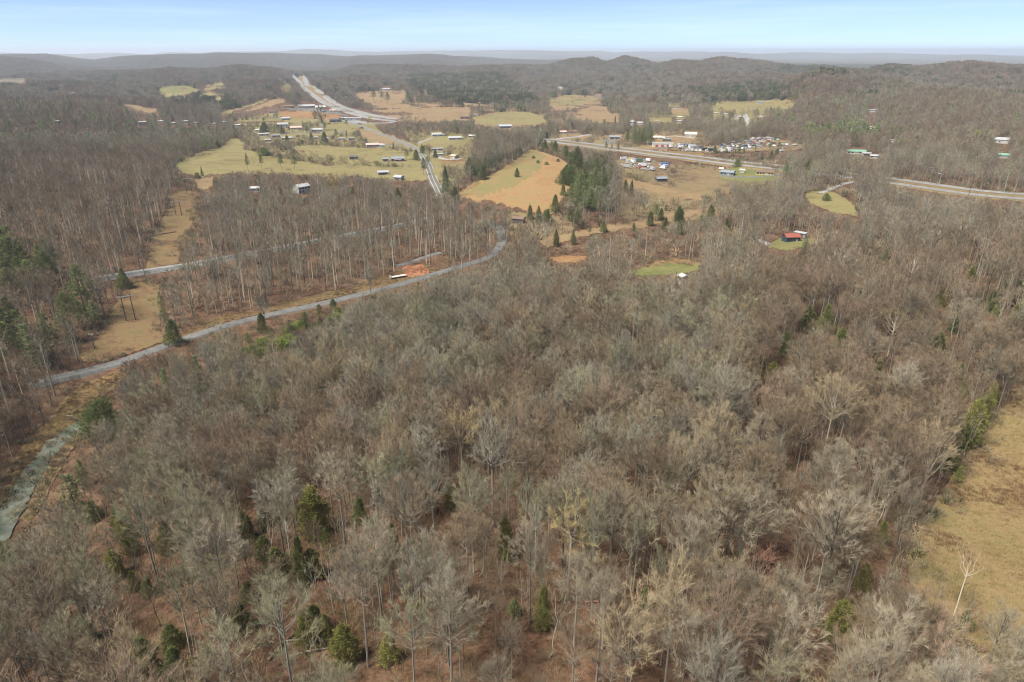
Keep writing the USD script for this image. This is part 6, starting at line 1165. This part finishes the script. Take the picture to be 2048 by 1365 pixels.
COLS = ['white', 'silver', 'grey', 'black', 'red', 'blue', 'tan', 'green']; CP = np.array([0.46, 0.22, 0.10, 0.06, 0.05, 0.05, 0.05, 0.01]); CP /= CP.sum()
WORD = {'car': 'car', 'pickup': 'pickup truck', 'van': 'van', 'truck': 'box truck', 'bus': 'bus'}
def yard(poly, n, where, gap, kinds=('car', 'car', 'car', 'pickup', 'van'), yaw0=0.3):
    P = Polygon(at(*np.array(poly, float).T)[:, :2]).buffer(0); x0, y0, x1, y1 = P.bounds; done, tries = [], 0
    while len(done) < n and tries < 40000:
        tries += 1; x, y = rs.uniform((x0, y0), (x1, y1)); row = round(y / gap) * gap
        if not shapely.contains_xy(P, x, row) or any(abs(x - a) < 3.0 and abs(row - b) < 4.0 for a, b in done): continue
        done.append((x, row)); k = kinds[int(rs.integers(len(kinds)))]; c = COLS[int(rs.choice(len(COLS), p=CP))]
        park(k, c, x, row, yaw0 + rs.normal() * 0.25 + 1.5708 * (rs.uniform() < 0.6), f'{c} {WORD[k]} {where}', f'{c} {WORD[k]}s {where}'); rank(stage.GetPrimAtPath('/World/' + _last[0]), f'{c} {WORD[k]} {where}', f'{c} {WORD[k]}s {where}', math.atan2(x, row))
yard([(1338,296),(1365,292),(1420,297),(1440,301),(1470,302),(1470,306),(1400,306),(1360,303)], 52, 'in the front rows of the large car yard', 5.5, ('car', 'van', 'pickup', 'van', 'truck'))
yard([(1440,298),(1445,290),(1470,284),(1500,277),(1545,276),(1560,283),(1540,292),(1500,302),(1470,303)], 130, 'packed in the middle of the large car yard', 6.0)
yard([(1540,292),(1562,286),(1600,291),(1650,300),(1640,305),(1560,304)], 28, 'at the right end of the large car yard', 7.0)
yard([(1236,322),(1260,318),(1300,322),(1338,331),(1328,340),(1280,342),(1250,336)], 34, 'in the small scrap yard below the highway', 6.0, ('car', 'van', 'pickup', 'truck'))
yard([(1786,296),(1800,298),(1840,318),(1884,350),(1874,352),(1826,326)], 24, 'in the diagonal row of vehicles by the right-hand woods', 6.0, ('car', 'van', 'pickup'))
yard([(572,218),(604,219),(650,223),(690,230),(660,227),(612,222)], 8, 'parked at the stores under the highway bend', 8.0, ('car', 'van'))
yard([(868,303),(900,302),(896,311),(868,312)], 5, 'parked by the mobile homes right of the two-lane road', 7.0, ('car', 'pickup'))
for k, c, px, py, yw, lb in [('bus', 'yellow', 1264, 322, 0.5, 'yellow bus in the small scrap yard'), ('truck', 'black', 939, 321, 1.45, 'black truck beside the tan-roofed house'), ('car', 'black', 724, 256, 2.4, 'dark car on the two-lane road near the junction'), ('car', 'black', 645, 194, 2.3, 'dark car on the far highway bend'), ('truck', 'white', 1248, 321, 0.2, 'white box truck at the left of the small scrap yard'), ('van', 'white', 1358, 575, 0.6, 'white van glimpsed by the house in the woods'), ('truck', 'white', 1387, 296, 0.1, 'white box truck at the front of the large car yard')]:
    w = at(px, py)[0]; park(k, c, w[0], w[1], yw, lb, None)
# ------------------------------------------------------------------ poles, sign, logs, trailer
M['pole'] = pm('pole_wood', (0.075, 0.06, 0.045), rough=0.85); M['arm'] = pm('cross_arm', (0.52, 0.48, 0.41), rough=0.8)
for px, py, hp, wd, lb in [(262, 642, 46, 14, 'nearest two-pole power line structure, in the cut below the railway'), (358, 432, 27, 9, 'middle two-pole power line structure, in the cut above the railway'), (379, 387, 26, 9, 'furthest two-pole power line structure, at the top of the cut')]:
    w = at(px, py)[0]; D = math.sqrt(w[0] ** 2 + w[1] ** 2 + (EYE - w[2]) ** 2); h = hp * D / F / 0.95; s = wd * D / F / 2; t = thing('power_pole', lb, 'power pole', w, -math.atan2(w[0], w[1]) - 0.06)
    for q in (-s, s): v, f = tube([(q, 0, -1), (q, 0, h)], [0.26, 0.18], 8); obj('pole', v, f, M['pole'], t)
    v, f, _ = MB().box(-s * 1.9, s * 1.9, -0.26, -0.19, h - 1.1, h - 0.75).out(); obj('crossarm', v, f, M['arm'], t)
    v, f, _ = MB().box(-s * 1.9, s * 1.9, 0.19, 0.26, h - 1.1, h - 0.75).out(); obj('crossarm', v, f, M['arm'], t)
    for q in (-1.75, 0, 1.75): v, f = tube([(q * s, 0, h - 2.0), (q * s, 0, h - 1.1)], [0.12, 0.12], 6); obj('insulator', v, f, WALL['grey'], t)
for px, py, hp, lb in [(190, 700, 32, 'single utility pole at the left edge of the lower power line cut'), (142, 842, 14, 'short pole on the bank of the creek'), (1938, 388, 36, 'tall pole beside the highway at far right'), (1408, 402, 1, '')]:
    if not lb: continue
    w = at(px, py)[0]; D = math.sqrt(w[0] ** 2 + w[1] ** 2 + (EYE - w[2]) ** 2); h = hp * D / F; t = thing('utility_pole', lb, 'utility pole', w); v, f = tube([(0, 0, -1), (0, 0, h)], [0.22, 0.14], 8); obj('pole', v, f, M['pole'], t)
    v, f, _ = MB().box(-1.1, 1.1, -0.24, -0.14, h - 0.8, h - 0.6).out(); obj('crossarm', v, f, M['arm'], t); v, f = tube([(0.4, -0.3, h - 1.6), (0.4, -0.3, h - 0.9)], [0.2, 0.2], 8); obj('transformer', v, f, WALL['silver'], t)
w = at(741, 240)[0]; t = thing('road_sign', 'small yellow sign board beside the highway ramp', 'sign', w, 0.3)
for q in (-2.5, 2.5): v, f = tube([(q, 0, -1), (q, 0, 3)], [0.15, 0.15], 6); obj('post', v, f, WALL['grey'], t)
v, f, _ = MB().box(-4, 4, -0.1, 0.1, 2.5, 5.5).out(); obj('board', v, f, pm('sign_yellow', (0.6, 0.5, 0.1)), t)
w = at([781, 812], [559, 554]); c = w.mean(0); L = float(np.hypot(*(w[1] - w[0])[:2])); t = thing('flatbed_trailer', 'long pale flatbed trailer parked beside the valley road', 'trailer', c, math.atan2(w[1, 1] - w[0, 1], w[1, 0] - w[0, 0]))
v, f, _ = MB().box(-L / 2, L / 2, -1.25, 1.25, 1.0, 1.3).out(); obj('deck', v, f, WALL['cream'], t); v, f, _ = MB().box(-L / 2, -L / 2 + 0.15, -1.25, 1.25, 1.301, 2.4).out(); obj('headboard', v, f, WALL['grey'], t)
for x in (-L * 0.3, -L * 0.22, L * 0.38):
    for s in (-1.1, 1.1): v, f = tube([(x, s - 0.15, 0.5), (x, s + 0.15, 0.5)], [0.5, 0.5], 10); obj('wheel', v, f, WALL['dark'], t)
LOGS = [((352, 465), (288, 476), 0.35, 'dark', 'long fallen dead tree lying across the upper power line cut'), ((330, 489), (296, 478), 0.3, 'dark', 'shorter fallen dead trunk beside the long one in the upper cut'), ((536, 1325), (598, 1258), 0.28, 'brown', 'fallen brown trunk leaning downhill in the lower left woods'), ((575, 1316), (658, 1298), 0.2, 'tan', 'thin fallen pole of a tree lying level in the lower left woods'),
        ((818, 1270), (852, 1248), 0.22, 'brown', 'short fallen brown trunk in the lower middle woods'), ((1170, 1206), (1212, 1208), 0.18, 'brick', 'reddish broken log lying on the brown slope below centre'), ((776, 512), (800, 502), 0.3, 'tan', 'fallen pale trunk at the foot of the tall woods behind the red clay'), ((775, 528), (792, 514), 0.3, 'tan', 'second fallen pale trunk behind the red clay'), ((1302, 1196), (1346, 1212), 0.2, 'dark', 'dark fallen branch right of centre near the bottom')]
for a, b, r, c_, lb in LOGS:
    w = at([a[0], b[0]], [a[1], b[1]]); w[:, 2] += r; d = w[1] - w[0]; t = thing('fallen_log', lb, 'log', w[0]); q = np.array([[0, 0, 0], d * 0.5 + [0, 0, 0.25], d]); v, f = tube(q, [r, r * 0.8, r * 0.4], 7)
    obj('trunk', v, f, WALL[c_], t)
    for k in range(3): p0 = d * (0.55 + 0.15 * k); v, f = tube([p0, p0 + rs.normal(size=3) * [1.5, 1.5, 0.2] + [0, 0, 1.2]], [r * 0.35, 0.03], 4); obj('branch', v, f, WALL[c_], t)
number_labels()

# ------------------------------------------------------------------ the air
HAZE = usdkit.material(stage, '/World/Looks/haze', {'v': ('principled_volume', {'color': (0.86, 0.915, 0.965), 'density': 0.8e-4, 'anisotropy': 0.2})}, [], volume='v.volume')
mb = MB().box(-31000, 31000, -31000, 31000, float(GZ.min()) - 1.0, float(max(GZ.max() + 25, EYE + 12)))
v_, f_, c_ = mb.out(); say(obj('haze', v_, f_, HAZE), 'thin pale haze over the far hills', None, None, 'stuff')
print('ground', GZ.min(), GZ.max())
